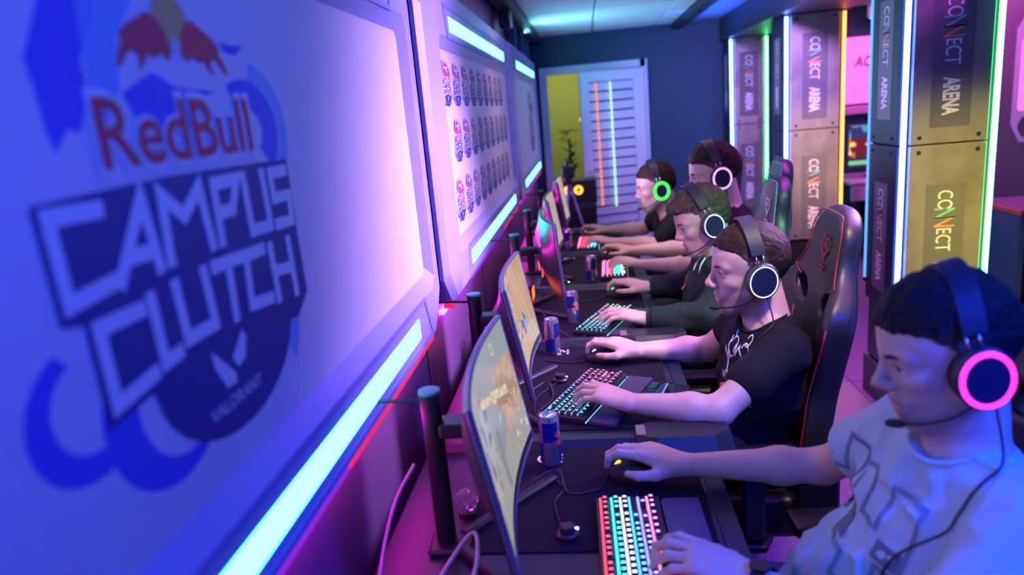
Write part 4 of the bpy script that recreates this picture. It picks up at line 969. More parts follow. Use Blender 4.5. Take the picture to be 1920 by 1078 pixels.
chair(0.76, 4.42, 0.0, 'chair of the farthest player, hidden behind the others', M_pteal, M_emg, 8)

from mathutils.bvhtree import BVHTree
# ---------------------------------------------------------------- headsets
def head_matrix(o, yaw, pitch, roll, s):
    """columns: forward, left, up.  yaw>0 turns the face to the camera side, pitch>0 looks down"""
    M = Matrix.Rotation(yaw, 3, 'Z') @ Matrix(((-1, 0, 0), (0, -1, 0), (0, 0, 1)))
    M = M @ Matrix.Rotation(pitch, 3, 'Y') @ Matrix.Rotation(roll, 3, 'X')
    return Matrix.Translation(o) @ (M.to_4x4()) @ Matrix.Scale(s, 4)
M_hs = mat('headset_shell', (0.03, 0.032, 0.04), 0.35); M_cush = mat('headset_cushion', (0.012, 0.012, 0.014), 0.7); M_band = mat('headset_band', (0.014, 0.016, 0.03), 0.5, spec=0.3)
M_hplate = mat('headset_plate', (0.012, 0.018, 0.05), 0.22)
def headset(M, label, col, es, rw, cable_path, band=(0.0, 0.145), mic=True, cloth=None):
    t = thing('headset', label, 'headset', M, 'headsets worn by the players')
    g = glow('headset_ring_%d_%d_%d_%d' % (col[0]*100, col[1]*100, col[2]*100, rw*1e5), col, es)
    bf, bu = band
    for s_ in (1, -1):
        A = Matrix(((1, 0, 0, -0.012), (0, 0, s_, 0), (0, 1, 0, -0.014), (0, 0, 0, 1))) @ Matrix.Rotation(0.18, 4, 'Z')      # x->f, y->u, z->+-l
        c = mk('ear_cup', MB().lathe([(0.030, 0.084), (0.0425, 0.085), (0.0435, 0.094), (0.041, 0.103), (0.036, 0.1055), (0.0, 0.1055)], 32, A, 1.17), M_hs, t, smooth=50)
        mk('ear_cushion', MB().lathe([(0.026, 0.066), (0.036, 0.064), (0.042, 0.070), (0.042, 0.080), (0.036, 0.085), (0.02, 0.085)], 32, A, 1.17), M_cush, c, smooth=True)
        mk('light_ring', MB().tube([A @ Vector((0.0355*math.cos(2*PI*i/40), 0.0355*1.17*math.sin(2*PI*i/40), 0.1058)) for i in range(40)], rw, 8, closed=True), g, c, smooth=True)
        mk('speaker_plate', MB().lathe([(0.0335, 0.1040), (0.0325, 0.1066), (0, 0.1070)], 32, A, 1.17), M_hplate, c, smooth='auto')
        mk('slider_pin', MB().tube([(-0.021, s_*0.094, 0.032), (-0.019, s_*0.090, 0.056)], 0.0022, 6).tube([(-0.003, s_*0.094, 0.032), (-0.001, s_*0.090, 0.056)], 0.0022, 6), M_metal, c, smooth=True)
    # headband: flat strap swept over the crown
    mb = MB(); n = 28; vs = []
    for i in range(n+1):
        a = PI*(0.13 + 0.74*i/n); l = 0.096*math.cos(a); u = -0.012 + (bu+0.012)*math.sin(a)**0.9; wd = 0.018 + 0.003*math.sin(a)
        nl, nu_ = math.cos(a), math.sin(a)
        for df, dr in ((-wd, 0), (-wd+0.002, 0.005), (wd-0.002, 0.005), (wd, 0), (wd-0.002, -0.003), (-wd+0.002, -0.003)): vs.append((-0.010 + (bf + 0.006)*math.sin(a)**1.5 + df, l + nl*dr, u + nu_*dr))
    fs = [(i*6+k, i*6+(k+1) % 6, (i+1)*6+(k+1) % 6, (i+1)*6+k) for i in range(n) for k in range(6)] + [tuple(range(6)), tuple(n*6+k for k in range(6))[::-1]]
    mk('headband', mb.add(vs, fs), M_band, t, smooth=50)
    mb = MB(); vs = []
    for i in range(n+1):
        a = PI*(0.16 + 0.68*i/n); l = 0.090*math.cos(a); u = -0.012 + (bu-0.008+0.012)*math.sin(a)**0.95
        for df in (-0.016, 0.016): vs.append((-0.010 + (bf + 0.006)*math.sin(a)**1.5 + df, l, u))
    mk('inner_strap', mb.add(vs, [(2*i, 2*i+1, 2*i+3, 2*i+2) for i in range(n)]), M_cush, t, smooth=True)
    if mic:
        mk('microphone_boom', MB().tube(smooth_path([(0.008, 0.096, -0.052), (0.038, 0.086, -0.070), (0.075, 0.062, -0.083), (0.104, 0.036, -0.086)]), 0.0024, 6), M_black, t, smooth=True)
        mk('microphone_tip', MB().tube([(0.098, 0.042, -0.0858), (0.105, 0.035, -0.086), (0.116, 0.026, -0.086), (0.122, 0.021, -0.086)], [0.004, 0.0075, 0.0075, 0.003], 10), M_cush, t, smooth=True)
    Mi = M.inverted()
    pts = smooth_path([M @ Vector((-0.018, 0.097, -0.062))] + [Vector(p) for p in cable_path], 10)
    if cloth: pts = drape(cloth, pts)
    mk('cable', MB().tube([Mi @ p for p in pts], 0.0022, 6), M_black, t, smooth=True)
    return t

def drape(tm, pts):
    """keep a cable on the outside of a garment"""
    bv = BVHTree.FromPolygons([v.co for v in tm.vertices], [list(p.vertices) for p in tm.polygons])
    c = sum((v.co for v in tm.vertices), Vector())/len(tm.vertices)
    sg = 1 if sum((v.co - c).dot(v.normal) for v in list(tm.vertices)[::37]) > 0 else -1
    out = []
    for p in pts:
        l, n, i, d = bv.find_nearest(p); n = n*sg
        if (p - l).dot(n) < 0.004: p = l + n*0.004
        out.append(p)
    for _ in range(2): out = [out[0]] + [(out[i-1] + out[i]*2 + out[i+1])/4 for i in range(1, len(out)-1)] + [out[-1]]
    return out
# ---------------------------------------------------------------- people
def V3(a): return np.array(a, float)
def unit(a): a = V3(a); return a / np.linalg.norm(a)
def hand(sd, W, K, thumb, sc=1.0, curl=(22, 48, 45), spread=1.0, drop=0.0, dorsal=(0, 0, 1), thumb_curl=0.35):
    """W wrist, K middle knuckle, thumb: rough direction of the thumb side"""
    W = V3(W); K = V3(K); d = unit(K - W); n = V3(dorsal); n = unit(n - d*(n @ d)); s = unit(np.cross(d, n)); 
    if s @ V3(thumb) < 0: s = -s
    L = np.linalg.norm(K - W)
    off = [0.029, 0.0095, -0.0105, -0.029]; ln = [0.97, 1.0, 0.95, 0.86]; seg = [(0.043, 0.025, 0.019), (0.047, 0.029, 0.020), (0.043, 0.027, 0.019), (0.033, 0.020, 0.017)]
    R = np.stack([d, s, n], 1)
    sd.ell(W + d*L*0.55 - n*0.004*sc, (L*0.50, 0.037*sc, 0.0145*sc), R, 0.02)
    for i in range(4):
        kp = W + d*L*ln[i] + s*off[i]*sc - n*(0.003 if i in (0, 2) else (0.007 if i == 3 else 0.0))*sc
        sd.cone(W + s*off[i]*0.45*sc, kp, 0.0145*sc, 0.0108*sc, 0.014)
        p = kp; a = 0; sp = (off[i]*3.2*spread)
        for j in range(3):
            a += math.radians(curl[j] + (4*i if j == 0 else 0)); dd = unit((d*math.cos(a) - n*math.sin(a)) + s*sp*(1 if j == 0 else 0.6))
            q = p + dd*seg[i][j]*sc; r1 = (0.0098, 0.0088, 0.0080)[j]*(0.88 if i == 3 else 1)*sc; r2 = (0.0088, 0.0080, 0.0068)[j]*(0.88 if i == 3 else 1)*sc
            sd.cone(p, q, r1, r2, 0.0045); p = q
    b = W + d*L*0.22 + s*0.020*sc - n*0.008*sc; t1 = b + unit(d*0.62 + s*0.75 - n*0.25)*0.042*sc; t2 = t1 + unit(d*0.92 + s*0.30 - n*thumb_curl)*0.033*sc; t3 = t2 + unit(d*1.0 - s*0.12 - n*thumb_curl)*0.024*sc
    sd.cone(b, t1, 0.0165*sc, 0.0118*sc, 0.016); sd.cone(t1, t2, 0.0115*sc, 0.0098*sc, 0.006); sd.cone(t2, t3, 0.0100*sc, 0.0078*sc, 0.005)

def head_sdf(sd, M, N, sc, nose=1.0, jaw=1.0):
    A = np.array(M.to_3x3()) / sc; O = V3(M.translation)
    T = lambda p: O + sc*(A @ V3(p))
    def ell(c, r, k=0.02, sign=1): sd.ell(T(c), V3(r)*sc, A, k*sc, sign)
    def cone(a, b, r1, r2, k=0.015): sd.cone(T(a), T(b), r1*sc, r2*sc, k*sc)
    ell((-0.015, 0, 0.035), (0.097, 0.076, 0.086)); ell((0.030, 0, 0.045), (0.060, 0.064, 0.058), 0.03)
    ell((0.034, 0, -0.030), (0.056, 0.054, 0.082), 0.03)
    for s in (-1, 1):
        cone((-0.008, s*0.054, -0.050), (0.060, s*0.020*jaw, -0.100), 0.022, 0.018, 0.03)
        ell((0.052, s*0.038, -0.020), (0.025, 0.020, 0.018), 0.02)
        cone((0.082, s*0.012, 0.026), (0.070, s*0.045, 0.026), 0.010, 0.009, 0.015)
        ell((-0.012, s*0.079, -0.004), (0.020, 0.008, 0.030), 0.006)
    ell((0.070, 0, -0.102), (0.020, 0.024, 0.017), 0.025)
    ell((0.078, 0, -0.066), (0.018, 0.026, 0.024), 0.02)          # muzzle
    cone((0.084, 0, 0.022), (0.104*nose, 0, -0.016), 0.0085, 0.0085, 0.014); ell((0.106*nose, 0, -0.024), (0.012, 0.011, 0.0095), 0.010)
    for s in (-1, 1): ell((0.096*nose, s*0.012, -0.030), (0.010, 0.0075, 0.0075), 0.008)
    for s in (-1, 1):
        ell((0.100, s*0.033, 0.008), (0.020, 0.017, 0.013), 0.018, -1)
    for s in (-1, 1):
        ell((0.0715, s*0.031, 0.006), (0.0145, 0.0155, 0.0130), 0.006)
        ell((0.092, s*0.032, 0.0045), (0.015, 0.0145, 0.0058), 0.003, -1)
    cone((0.092, -0.010, -0.059), (0.092, 0.010, -0.059), 0.0058, 0.0058, 0.008); cone((0.084, -0.022, -0.064), (0.092, -0.010, -0.059), 0.004, 0.0056, 0.006); cone((0.084, 0.022, -0.064), (0.092, 0.010, -0.059), 0.004, 0.0056, 0.006)
    cone((0.088, -0.012, -0.0735), (0.088, 0.012, -0.0735), 0.0068, 0.0068, 0.008)
    ell((0.098, 0, -0.0665), (0.010, 0.022, 0.0016), 0.003, -1)
    sd.cone(T((-0.030, 0, -0.045)), N, 0.052*sc, 0.060*sc, 0.03)
    sd.cone(T((0.0, 0, -0.075)), V3(N) + 0.02*V3(A[:, 0]), 0.030*sc, 0.045*sc, 0.03)

from mathutils.bvhtree import BVHTree
def person(sp):
    sc = sp.get('sc', 1.0); h = sp.get('h', 0.004)
    M = head_matrix(sp['head'], sp.get('yaw', 0), sp.get('pitch', 0.1), sp.get('roll', 0), sc)
    N = V3(sp['neck']); P = V3(sp['pelvis']); SL, SR = V3(sp['sh'][0]), V3(sp['sh'][1])
    us = unit(N - P); ls = SL - SR; ls = unit(ls - us*(ls @ us)); fs_ = np.cross(ls, us); RS = np.stack([fs_, ls, us], 1)
    base = (float(P[0]), float(P[1]), 0.0)
    t = thing('person', sp['label'], 'person', base, 'players at the desks')
    W_ = lambda name, me, m, par=t, **k: mk(name, me, m, par, world=True, **k) if par is t else mk(name, me, m, par, **k)
    # --- body: head, neck, torso, arms and hands as one surface
    sd = Sdf(); head_sdf(sd, M, N, sc, sp.get('nose', 1.0), sp.get('jaw', 1.0))
    sd.ell(N - us*0.17, (0.085, 0.150, 0.18), RS, 0.04); sd.ell(P + us*0.15, (0.09, 0.13, 0.2), RS, 0.04)
    for S, E, Wr, K, th, hk in zip((SL, SR), sp['el'], sp['wr'], sp['kn'], ((0, 1, 0), (0, -1, 0)), sp['hk']):
        E = V3(E); Wr = V3(Wr); sd.cone(N - us*0.03, S, 0.045*sc, 0.050*sc, 0.04); sd.cone(S, E, 0.046*sc, 0.0385*sc, 0.02)
        mid = E + (Wr - E)*0.30; sd.cone(E, mid, 0.0375*sc, 0.0405*sc, 0.02); sd.cone(mid, Wr, 0.0405*sc, 0.0245*sc, 0.02)
        hand(sd, Wr, K, th, sc*sp.get('hs', 1.0), **hk)
    me = sd.mesh(h, 'body')
    V = verts_of(me); Mi = np.array(M.inverted()); q = V @ Mi[:3, :3].T + Mi[:3, 3]
    skin = np.array(sp.get('skin', (0.62, 0.40, 0.31))); C = np.tile(skin, (len(V), 1))
    f, l, u = q.T
    C = C * (1 + 0.05*vnoise(V*1.0, 45, 3))[:, None]
    near = (f > -0.03) & (np.abs(l) < 0.09) & (u > -0.14) & (u < 0.14)
    st = sp.get('stubble', 0.2) * sstep(-0.042, -0.070, u) * sstep(0.10, 0.075, np.abs(l)+0.0*u) * sstep(-0.03, 0.0, f) * sstep(-0.145, -0.12, u)
    st = np.maximum(st, sp.get('stubble', 0.2) * sstep(0.030, 0.015, np.abs(l)) * (np.abs(u + 0.047) < 0.008) * (f > 0.07))
    C = np.where(near[:, None], C*(1-st[:, None]) + np.array([0.05, 0.035, 0.03])*st[:, None], C)
    lip = near & (f > 0.080) & (np.abs(l) < 0.023) & (u < -0.0535) & (u > -0.0815); C[lip] = skin*np.array([0.80, 0.52, 0.55])
    ck = near & (f > 0.085) & (np.abs(u + 0.02) < 0.02); C[ck] = C[ck]*np.array([1.02, 0.90, 0.88])
    set_attr(me, C)
    W_('body', me, mat('skin', (0.6, 0.4, 0.3), 0.48, attr='Col', bump=(220, 0.06)))
    # --- eyes, brows
    for s in (-1, 1):
        n = 14; mb = MB().lathe([(0.0001, -0.0125)] + [(0.0125*math.sin(PI*i/n), -0.0125*math.cos(PI*i/n)) for i in range(1, n)] + [(0.0001, 0.0125)], 20)
        em = mb.mesh('eye'); ev = verts_of(em); a = np.arccos(np.clip(ev[:, 2]/0.0126, -1, 1)); cc = np.tile(np.array([0.72, 0.68, 0.66]), (len(ev), 1)); cc[a < 0.56] = (0.10, 0.07, 0.05); cc[a < 0.26] = (0.005, 0.005, 0.005)
        set_attr(em, cc)
        G = Matrix(((0, 0, 1, 0.0732), (1, 0, 0, s*0.0315), (0, 1, 0, 0.0035), (0, 0, 0, 1)))
        W_('eye', em, mat('eye_surface', (0.7, 0.7, 0.7), 0.12, attr='Col'), M=M @ G, smooth=True)
        lash = [(0.0875, s*0.018, 0.0065), (0.0880, s*0.026, 0.0100), (0.0865, s*0.034, 0.0105), (0.0810, s*0.0445, 0.0070)]
        W_('eyelashes', MB().tube(smooth_path(lash, 4), 0.0011, 5), mat('lashes', (0.01, 0.008, 0.008), 0.7), M=M, smooth=True)
        b = [(0.0935, s*0.012, 0.024), (0.092, s*0.024, 0.0275), (0.086, s*0.036, 0.0285), (0.076, s*0.047, 0.025)]
        W_('eyebrow', MB().tube(smooth_path(b, 4), [0.0018, 0.0028, 0.0034, 0.0036, 0.0036, 0.0036, 0.0036, 0.0034, 0.0032, 0.003, 0.0026, 0.002, 0.0012], 6), mat('brow_' + sp['hairname'], tuple(c*0.8 for c in sp['hair']), 0.7), M=M, smooth=True)
    # --- hair
    th = sp.get('hair_t', 0.012); sd = Sdf()
    sd.ell((-0.016, 0, 0.034), (0.099 + 0.3*th, 0.0785 + 0.25*th, 0.089 + 0.6*th), k=0.01)
    sd.ell((0.004, 0, 0.058 + th*0.4), (0.082 + 0.3*th, 0.066 + 0.2*th, 0.058 + 0.8*th), k=0.03)
    for e in sp.get('tuft', []): sd.ell(e[0], e[1], k=0.025)
    hl = sp.get('hairline', 0.0)
    FH = [-0.14, -0.075, -0.05, -0.03, -0.012, 0.002, 0.016, 0.034, 0.055, 0.075, 0.12]; UH = [-0.085, -0.080, -0.060, -0.030, -0.002, 0.018, 0.036, 0.050+hl, 0.062+hl, 0.070+hl, 0.078+hl]
    sd.fn(lambda X, Y, Z: (Z - np.interp(X + 0.10*np.abs(Y)*0, FH, UH).astype(np.float32) - 0.03*np.maximum(0, 0.03-np.abs(Y))*0)*0.75, (-0.2, -0.2, -0.2), (0.2, 0.2, 0.2), 0.006, -1)
    sd.lo = np.array([-0.14, -0.11, -0.11]); sd.hi = np.array([0.13, 0.11, 0.17])
    am = sp.get('hair_noise', 0.003)
    sd.post.append(lambda p: am*vnoise(p, (70, 190, 110), 5) + 0.7*am*vnoise(p, (40, 60, 40), 6))
    hm = sd.mesh(max(0.0032, h*0.8), 'hair'); hv = verts_of(hm)
    fade = sstep(0.080, 0.015, hv[:, 2])[:, None]*sp.get('fade', 0.35)*1.35*sstep(-0.045, 0.0, hv[:, 0])[:, None]; hc = np.array(sp['hair']); cc = hc*(1-fade) + (skin*0.45+hc*0.2)*fade
    cc = cc*(1 + 0.45*vnoise(hv, (120, 260, 160), 9))[:, None]; set_attr(hm, np.clip(cc, 0.001, 1))
    W_('hair', hm, mat('hair_strands', (0.05, 0.03, 0.02), 0.6, attr='Col', spec=0.12, bump=(240, 0.5, (0.5, 1.6, 1.0))), M=M)
    # --- top
    c = sp['top']; sd = Sdf(); loose = c.get('loose', 0.0)
    sd.ell(N - us*0.165 + fs_*0.005, (0.112+loose, 0.178+loose, 0.185), RS, 0.05)
    sd.ell(P + us*0.20 + fs_*c.get('belly', 0.0), (0.122+loose, 0.158+loose, 0.20), RS, 0.06); sd.ell(P + us*0.03 + fs_*0.02, (0.135+loose, 0.168+loose, 0.12), RS, 0.06)
    for e in c.get('extra', []): sd.ell(e[0], e[1], RS, 0.06)
    shr = c.get('shr', 1.0)*sc; sd.cone(N - us*0.035, SL - us*0.01, 0.060, 0.064*shr, 0.05); sd.cone(N - us*0.035, SR - us*0.01, 0.060, 0.064*shr, 0.05)
    ends = []
    for S, E, Wr in zip((SL, SR), sp['el'], sp['wr']):
        E = V3(E); Wr = V3(Wr)
        if c['sleeve'] == 'long':
            sd.cone(S, E, 0.068*sc, 0.064*sc, 0.04); sd.cone(E, E + (Wr-E)*0.93, 0.064*sc, 0.042*sc, 0.03); ends.append((E + (Wr-E)*0.90, unit(Wr-E), 0.040*sc))
        else:
            e = S + (E-S)*c['sleeve']; sd.cone(S, e + (E-S)*0.1, 0.064*shr, 0.0600*shr + c.get('flare', 0.0), 0.04); ends.append((e, unit(E-S), 0.0605*shr + c.get('flare', 0.0)))
    for a, d, r in ends:
        def ax(X, Y, Z, a=a, d=d): return (X-a[0])*d[0] + (Y-a[1])*d[1] + (Z-a[2])*d[2]
        def rad(X, Y, Z, a=a, d=d): t_ = ax(X, Y, Z); return np.sqrt(np.maximum((X-a[0]-t_*d[0])**2 + (Y-a[1]-t_*d[1])**2 + (Z-a[2]-t_*d[2])**2, 1e-12))
        lim = 0.0 if c['sleeve'] == 'long' else 0.0
        sd.fn(lambda X, Y, Z, ax=ax, rad=rad: np.maximum(np.maximum(-ax(X, Y, Z), ax(X, Y, Z)-0.13), rad(X, Y, Z)-0.105), a-0.2, a+0.2, 0.003, -1)
        sd.fn(lambda X, Y, Z, ax=ax, rad=rad, r=r: np.maximum(np.maximum(-ax(X, Y, Z)-0.014, ax(X, Y, Z)-0.05), rad(X, Y, Z)-(r-0.009)), a-0.1, a+0.1, 0.003, -1)
    up = unit(V3(M.translation) - N)
    sd.cone(N + us*0.035 + fs_*0.035, N + us*0.2 + fs_*0.05, 0.070*sc, 0.10*sc, 0.008, -1)
    wa = c.get('wrinkle', 0.006)
    if c.get('hood'):
        sd.ell(N + us*0.01 - fs_*0.07, (0.06, 0.11, 0.055), RS, 0.03)
    def endmask(p):
        r_ = 1
        for a, d, r in ends: r_ = r_*sstep(0.07, 0.15, np.linalg.norm(p - a.astype(np.float32), axis=1))
        return 0.06 + 0.94*r_
    sd.post.append(lambda p: endmask(p)*(wa*vnoise(p, (11, 11, 26), 21) + wa*0.8*vnoise(p @ np.array([[0.8, 0.3, 0.5], [-0.5, 0.8, 0.2], [-0.3, -0.4, 0.85]], np.float32), (9, 34, 12), 22) + wa*0.35*vnoise(p, 45, 23) - wa*0.8*np.maximum(0, 1 - 2.4*np.abs(vnoise(p @ np.array([[0.7, 0.2, 0.6], [-0.3, 0.9, 0.2], [-0.6, -0.3, 0.7]], np.float32), (7, 16, 9), 24)))**2))
    tm = sd.mesh(sp.get('hc', 0.006), 'shirt')
    to = W_(c['name'], tm, c['mat'])
    # neckline rib: cut the shirt's opening edge as a soft ring
    if not c.get('hood'):
        ring = []; bv = BVHTree.FromPolygons([v.co for v in tm.vertices], [list(p_.vertices) for p_ in tm.polygons])
        ca = N + us*0.035 + fs_*0.035; cd = unit(us*0.165 + fs_*0.015)
        for i in range(48):
            a_ = 2*PI*i/48; dd = unit(fs_*math.cos(a_) + ls*math.sin(a_)); dd = unit(dd - cd*(dd @ cd)); best = None
            bd_ = 1.0
            for k_ in range(22):
                tt = 0.16 - 0.0078*k_; p0 = ca + cd*tt + dd*(0.070*sc + 0.03*sc*max(0, tt)/0.165 + 0.005)
                hh = bv.find_nearest(Vector(p0))
                if hh[0] is not None and hh[3] < bd_:
                    bd_ = hh[3]; best = hh[0].copy()
                    if bd_ < 0.006: break
            if best is not None: ring.append(best)
        for _ in range(6): ring = [(ring[i-1] + ring[i]*2 + ring[(i+1) % len(ring)])/4 for i in range(len(ring))]
        if len(ring) > 36: mk('neck_rib', MB().tube(ring, 0.0055, 8, closed=True), c['mat'], to, smooth=True)
    # --- trousers and shoes
    sd = Sdf(); sd.ell(P - us*0.0, (0.13, 0.17, 0.12), RS, 0.05)
    for kx, s in zip(sp['kneel'], (1, -1)):
        hip = P + ls*s*0.09 + fs_*0.02; kn = V3(kx); an = kn + V3((0.02, 0, -kn[2]+0.10))
        sd.cone(hip, kn, 0.086, 0.064, 0.05); sd.cone(kn, an, 0.062, 0.050, 0.03)
    sd.post.append(lambda p: 0.006*vnoise(p, (20, 12, 18), 31))
    W_('trousers', sd.mesh(0.010, 'trousers'), sp['trousers'])
    for kx in sp['kneel']:
        a = V3((kx[0] + 0.04, kx[1], 0.045)); sd = Sdf(); sd.ell(a - V3((0.08, 0, 0)), (0.13, 0.048, 0.042), None, 0.03); sd.ell(a + V3((0.0, 0, 0.03)), (0.06, 0.045, 0.06), None, 0.03); sd.cut((0, 0, 0.004), (0, 0, -1))
        W_('shoe', sd.mesh(0.007, 'shoe'), M_blackm)
    return t, M, to, tm

from mathutils.bvhtree import BVHTree
def decal(tm, parent, strokes, fn, dirv, m, name='print'):
    """project flat ribbons onto a garment along dirv, as thin print lying on the cloth"""
    bvh = BVHTree.FromPolygons([v.co for v in tm.vertices], [list(p.vertices) for p in tm.polygons])
    dv = Vector(dirv).normalized()
    for path, w_ in strokes:
        mb = MB(); P_ = []
        for i in range(len(path)-1):
            a = Vector(path[i]); b_ = Vector(path[i+1]); k = max(1, int((b_-a).length/0.008))
            P_ += [a + (b_-a)*j/k for j in range(k)]
        P_.append(Vector(path[-1]))
        for q in ribbon(P_, w_):
            pts = []
            for v in q:
                o = Vector(fn(v.x, v.y)); hit_ = bvh.ray_cast(o - dv*0.4, dv)
                if hit_[0] is None: break
                pts.append(hit_[0] + hit_[1]*0.0025 if hit_[1].dot(dv) < 0 else hit_[0] - dv*0.0025)
            if len(pts) == 4: mb.add(pts, [(0, 1, 2, 3)])
        if mb.f: mk(name, mb, m, parent)

def tube_on(pts): return pts
M_jeans = mat('jeans_blue', (0.03, 0.07, 0.30), 0.7, bump=(400, 0.3)); M_dark = mat('trousers_dark', (0.015, 0.016, 0.02), 0.75); M_green_lit = mat('trousers_green_lit', (0.03, 0.10, 0.06), 0.7)  # green light on the hooded player's trousers is put into their colour
M_tee1 = mat('tee_pale', (0.38, 0.54, 0.60), 0.8, spec=0.2, bump=(500, 0.12)); M_tee2 = mat('tee_black', (0.010, 0.011, 0.013), 0.8, spec=0.15, bump=(500, 0.12)); M_hood = mat('hoodie_dark', (0.014, 0.026, 0.025), 0.85, spec=0.15, bump=(400, 0.2))
M_tee4 = mat('tee_dark_lined', (0.018, 0.012, 0.020), 0.8, spec=0.15); M_tee5 = mat('tee_black_far', (0.010, 0.010, 0.012), 0.8, spec=0.15)
mouseh = dict(curl=(14, 34, 42), spread=0.6, thumb_curl=0.30); typeh = dict(curl=(10, 27, 32), spread=1.3, thumb_curl=0.20)

# --- nearest player
t1, H1, o1, m1 = person(dict(label='young man in a pale grey t-shirt with a pink-ringed headset, nearest player', head=(0.560, 1.170, 1.180), yaw=-0.03, pitch=0.26, roll=0.0, sc=1.0, h=0.0034, hs=1.12, hc=0.005,
    neck=(0.605, 1.165, 1.005), pelvis=(0.60, 1.20, 0.56), sh=((0.605, 0.985, 0.965), (0.575, 1.335, 0.955)), el=((0.455, 0.915, 0.800), (0.475, 1.500, 0.800)),
    wr=((0.232, 1.095, 0.812), (0.180, 1.525, 0.800)), kn=((0.145, 1.150, 0.828), (0.085, 1.560, 0.828)), hk=(typeh, mouseh), kneel=((0.16, 1.06, 0.58), (0.18, 1.40, 0.58)),
    hair=(0.012, 0.010, 0.012), hairname='black', hair_t=0.016, hair_noise=0.0028, fade=0.25, stubble=0.30, skin=(0.54, 0.38, 0.31), nose=1.04, trousers=M_jeans,
    top=dict(name='t_shirt', mat=M_tee1, sleeve=0.55, loose=0.012, belly=0.03, flare=0.012, wrinkle=0.0105, extra=[((0.50, 1.21, 0.70), (0.14, 0.17, 0.13)), ((0.46, 1.30, 0.66), (0.12, 0.10, 0.07))])))
wt = MB(); a = Vector((0.245, 1.085, 0.812)); d = (Vector((0.455, 0.915, 0.800)) - a).normalized()
watch = thing('wristwatch', 'dark wristwatch on the nearest player\'s left wrist', 'watch', a)
mk('strap', MB().tube([d*-0.010, d*0.014], [0.0315, 0.0325], 24, caps=False).tube([d*-0.010, d*0.014], [0.030, 0.031], 24, caps=False), M_cush, watch, smooth=True)
mk('case', MB().cyl((0.0, 0, 0.030), (0.0, 0, 0.037), 0.017, n=20), M_black, watch, smooth='auto')
headset(H1, 'headset with a thick magenta ring on the nearest player', (1.0, 0.03, 0.62), 3.0, 0.0040, [(0.590, 1.040, 1.02), (0.530, 1.03, 0.95), (0.455, 1.08, 0.86), (0.435, 1.10, 0.76), (0.44, 1.10, 0.68)], band=(-0.030, 0.141), cloth=m1)
# tonal chest print: bold block outline and dark patches
fn1 = lambda a, b_: (0.0, 0.93 + a*0.95, 0.795 + b_*1.05)
dv1 = (0.93, 0.25, -0.12)
dk = mat('tee_print_dark', (0.10, 0.16, 0.20), 0.7); dk2 = mat('tee_print_line', (0.15, 0.22, 0.27), 0.7)
def blk(x, y, w_, h_): return [((x, y+h_*i/6.0), ) for i in range(7)]
outl = [[(0.02, 0.20), (0.10, 0.20), (0.10, 0.13), (0.16, 0.13), (0.16, 0.19), (0.22, 0.19), (0.22, 0.06), (0.15, 0.06), (0.15, 0.02), (0.07, 0.02), (0.07, 0.08), (0.02, 0.08), (0.02, 0.20)],
        [(0.25, 0.20), (0.32, 0.20), (0.32, 0.13), (0.36, 0.13), (0.36, 0.05), (0.30, 0.05), (0.30, 0.09), (0.25, 0.09), (0.25, 0.20)],
        [(0.02, -0.02), (0.13, -0.02), (0.13, -0.08), (0.02, -0.08), (0.02, -0.02)]]
decal(m1, o1, [(p, 0.008) for p in outl], fn1, dv1, dk2, 'print_outline')
decal(m1, o1, [([(0.04, 0.105), (0.07, 0.105)], 0.030), ([(0.185, 0.085), (0.205, 0.085)], 0.030), ([(0.26, 0.105), (0.29, 0.105)], 0.026), ([(0.04, -0.05), (0.11, -0.05)], 0.032)], fn1, dv1, dk, 'print_patch')

# --- bearded player
t2, H2, o2, m2 = person(dict(label='bearded man in a black printed t-shirt, second player from the front', head=(0.452, 2.120, 1.110), yaw=0.04, pitch=0.09, roll=-0.02, sc=1.06, h=0.0036, hs=1.08, hc=0.005,
    neck=(0.508, 2.110, 0.945), pelvis=(0.480, 2.14, 0.54), sh=((0.512, 1.945, 0.915), (0.468, 2.270, 0.900)), el=((0.305, 1.820, 0.795), (0.372, 2.385, 0.772)),
    wr=((0.078, 1.862, 0.812), (0.132, 2.335, 0.798)), kn=((-0.006, 1.916, 0.832), (0.044, 2.375, 0.826)), hk=(typeh, mouseh), kneel=((0.10, 2.02, 0.58), (0.10, 2.26, 0.58)),
    hair=(0.022, 0.013, 0.011), hairname='brown', hair_t=0.010, hair_noise=0.002, fade=0.55, hairline=0.006, stubble=0.62, skin=(0.56, 0.36, 0.29), nose=1.05, trousers=M_dark,
    top=dict(name='t_shirt', mat=M_tee2, sleeve=0.42, loose=0.000, shr=0.90, flare=0.008, wrinkle=0.006)))
headset(H2, 'headset with a thin blue-white ring on the bearded player', (0.40, 0.58, 1.0), 2.6, 0.0017, [(0.490, 1.985, 0.975), (0.455, 1.965, 0.92), (0.40, 2.02, 0.84), (0.345, 2.08, 0.76), (0.34, 2.10, 0.66)], band=(0.004, 0.144), cloth=m2)
wh = mat('tee_print_white', (0.75, 0.75, 0.80), 0.7); pk = mat('tee_print_pink', (0.70, 0.22, 0.22), 0.7)
fn2 = lambda a, b_: (0.0, 1.79 + a, 0.735 + b_)
dv2 = (0.90, 0.40, -0.10)
rs = random.Random(4); S2 = []
for i in range(15):
    y = 0.00 + 0.13*rs.random(); z = 0.09 + 0.14*rs.random(); k = rs.choice((0, 1, 2)); r = 0.010 + 0.018*rs.random()
    if k == 0: S2.append(([(y + r*math.cos(a), z + 1.5*r*math.sin(a)) for a in np.linspace(0.3, 5.2, 12)], 0.0042))
    elif k == 1: S2.append(([(y, z), (y+0.006, z+0.02), (y+0.016, z+0.035), (y+0.018, z+0.06)], 0.005))
    else: S2.append(([(y-0.02, z), (y-0.006, z+0.022), (y, z-0.004), (y+0.010, z+0.024), (y+0.018, z)], 0.0045))
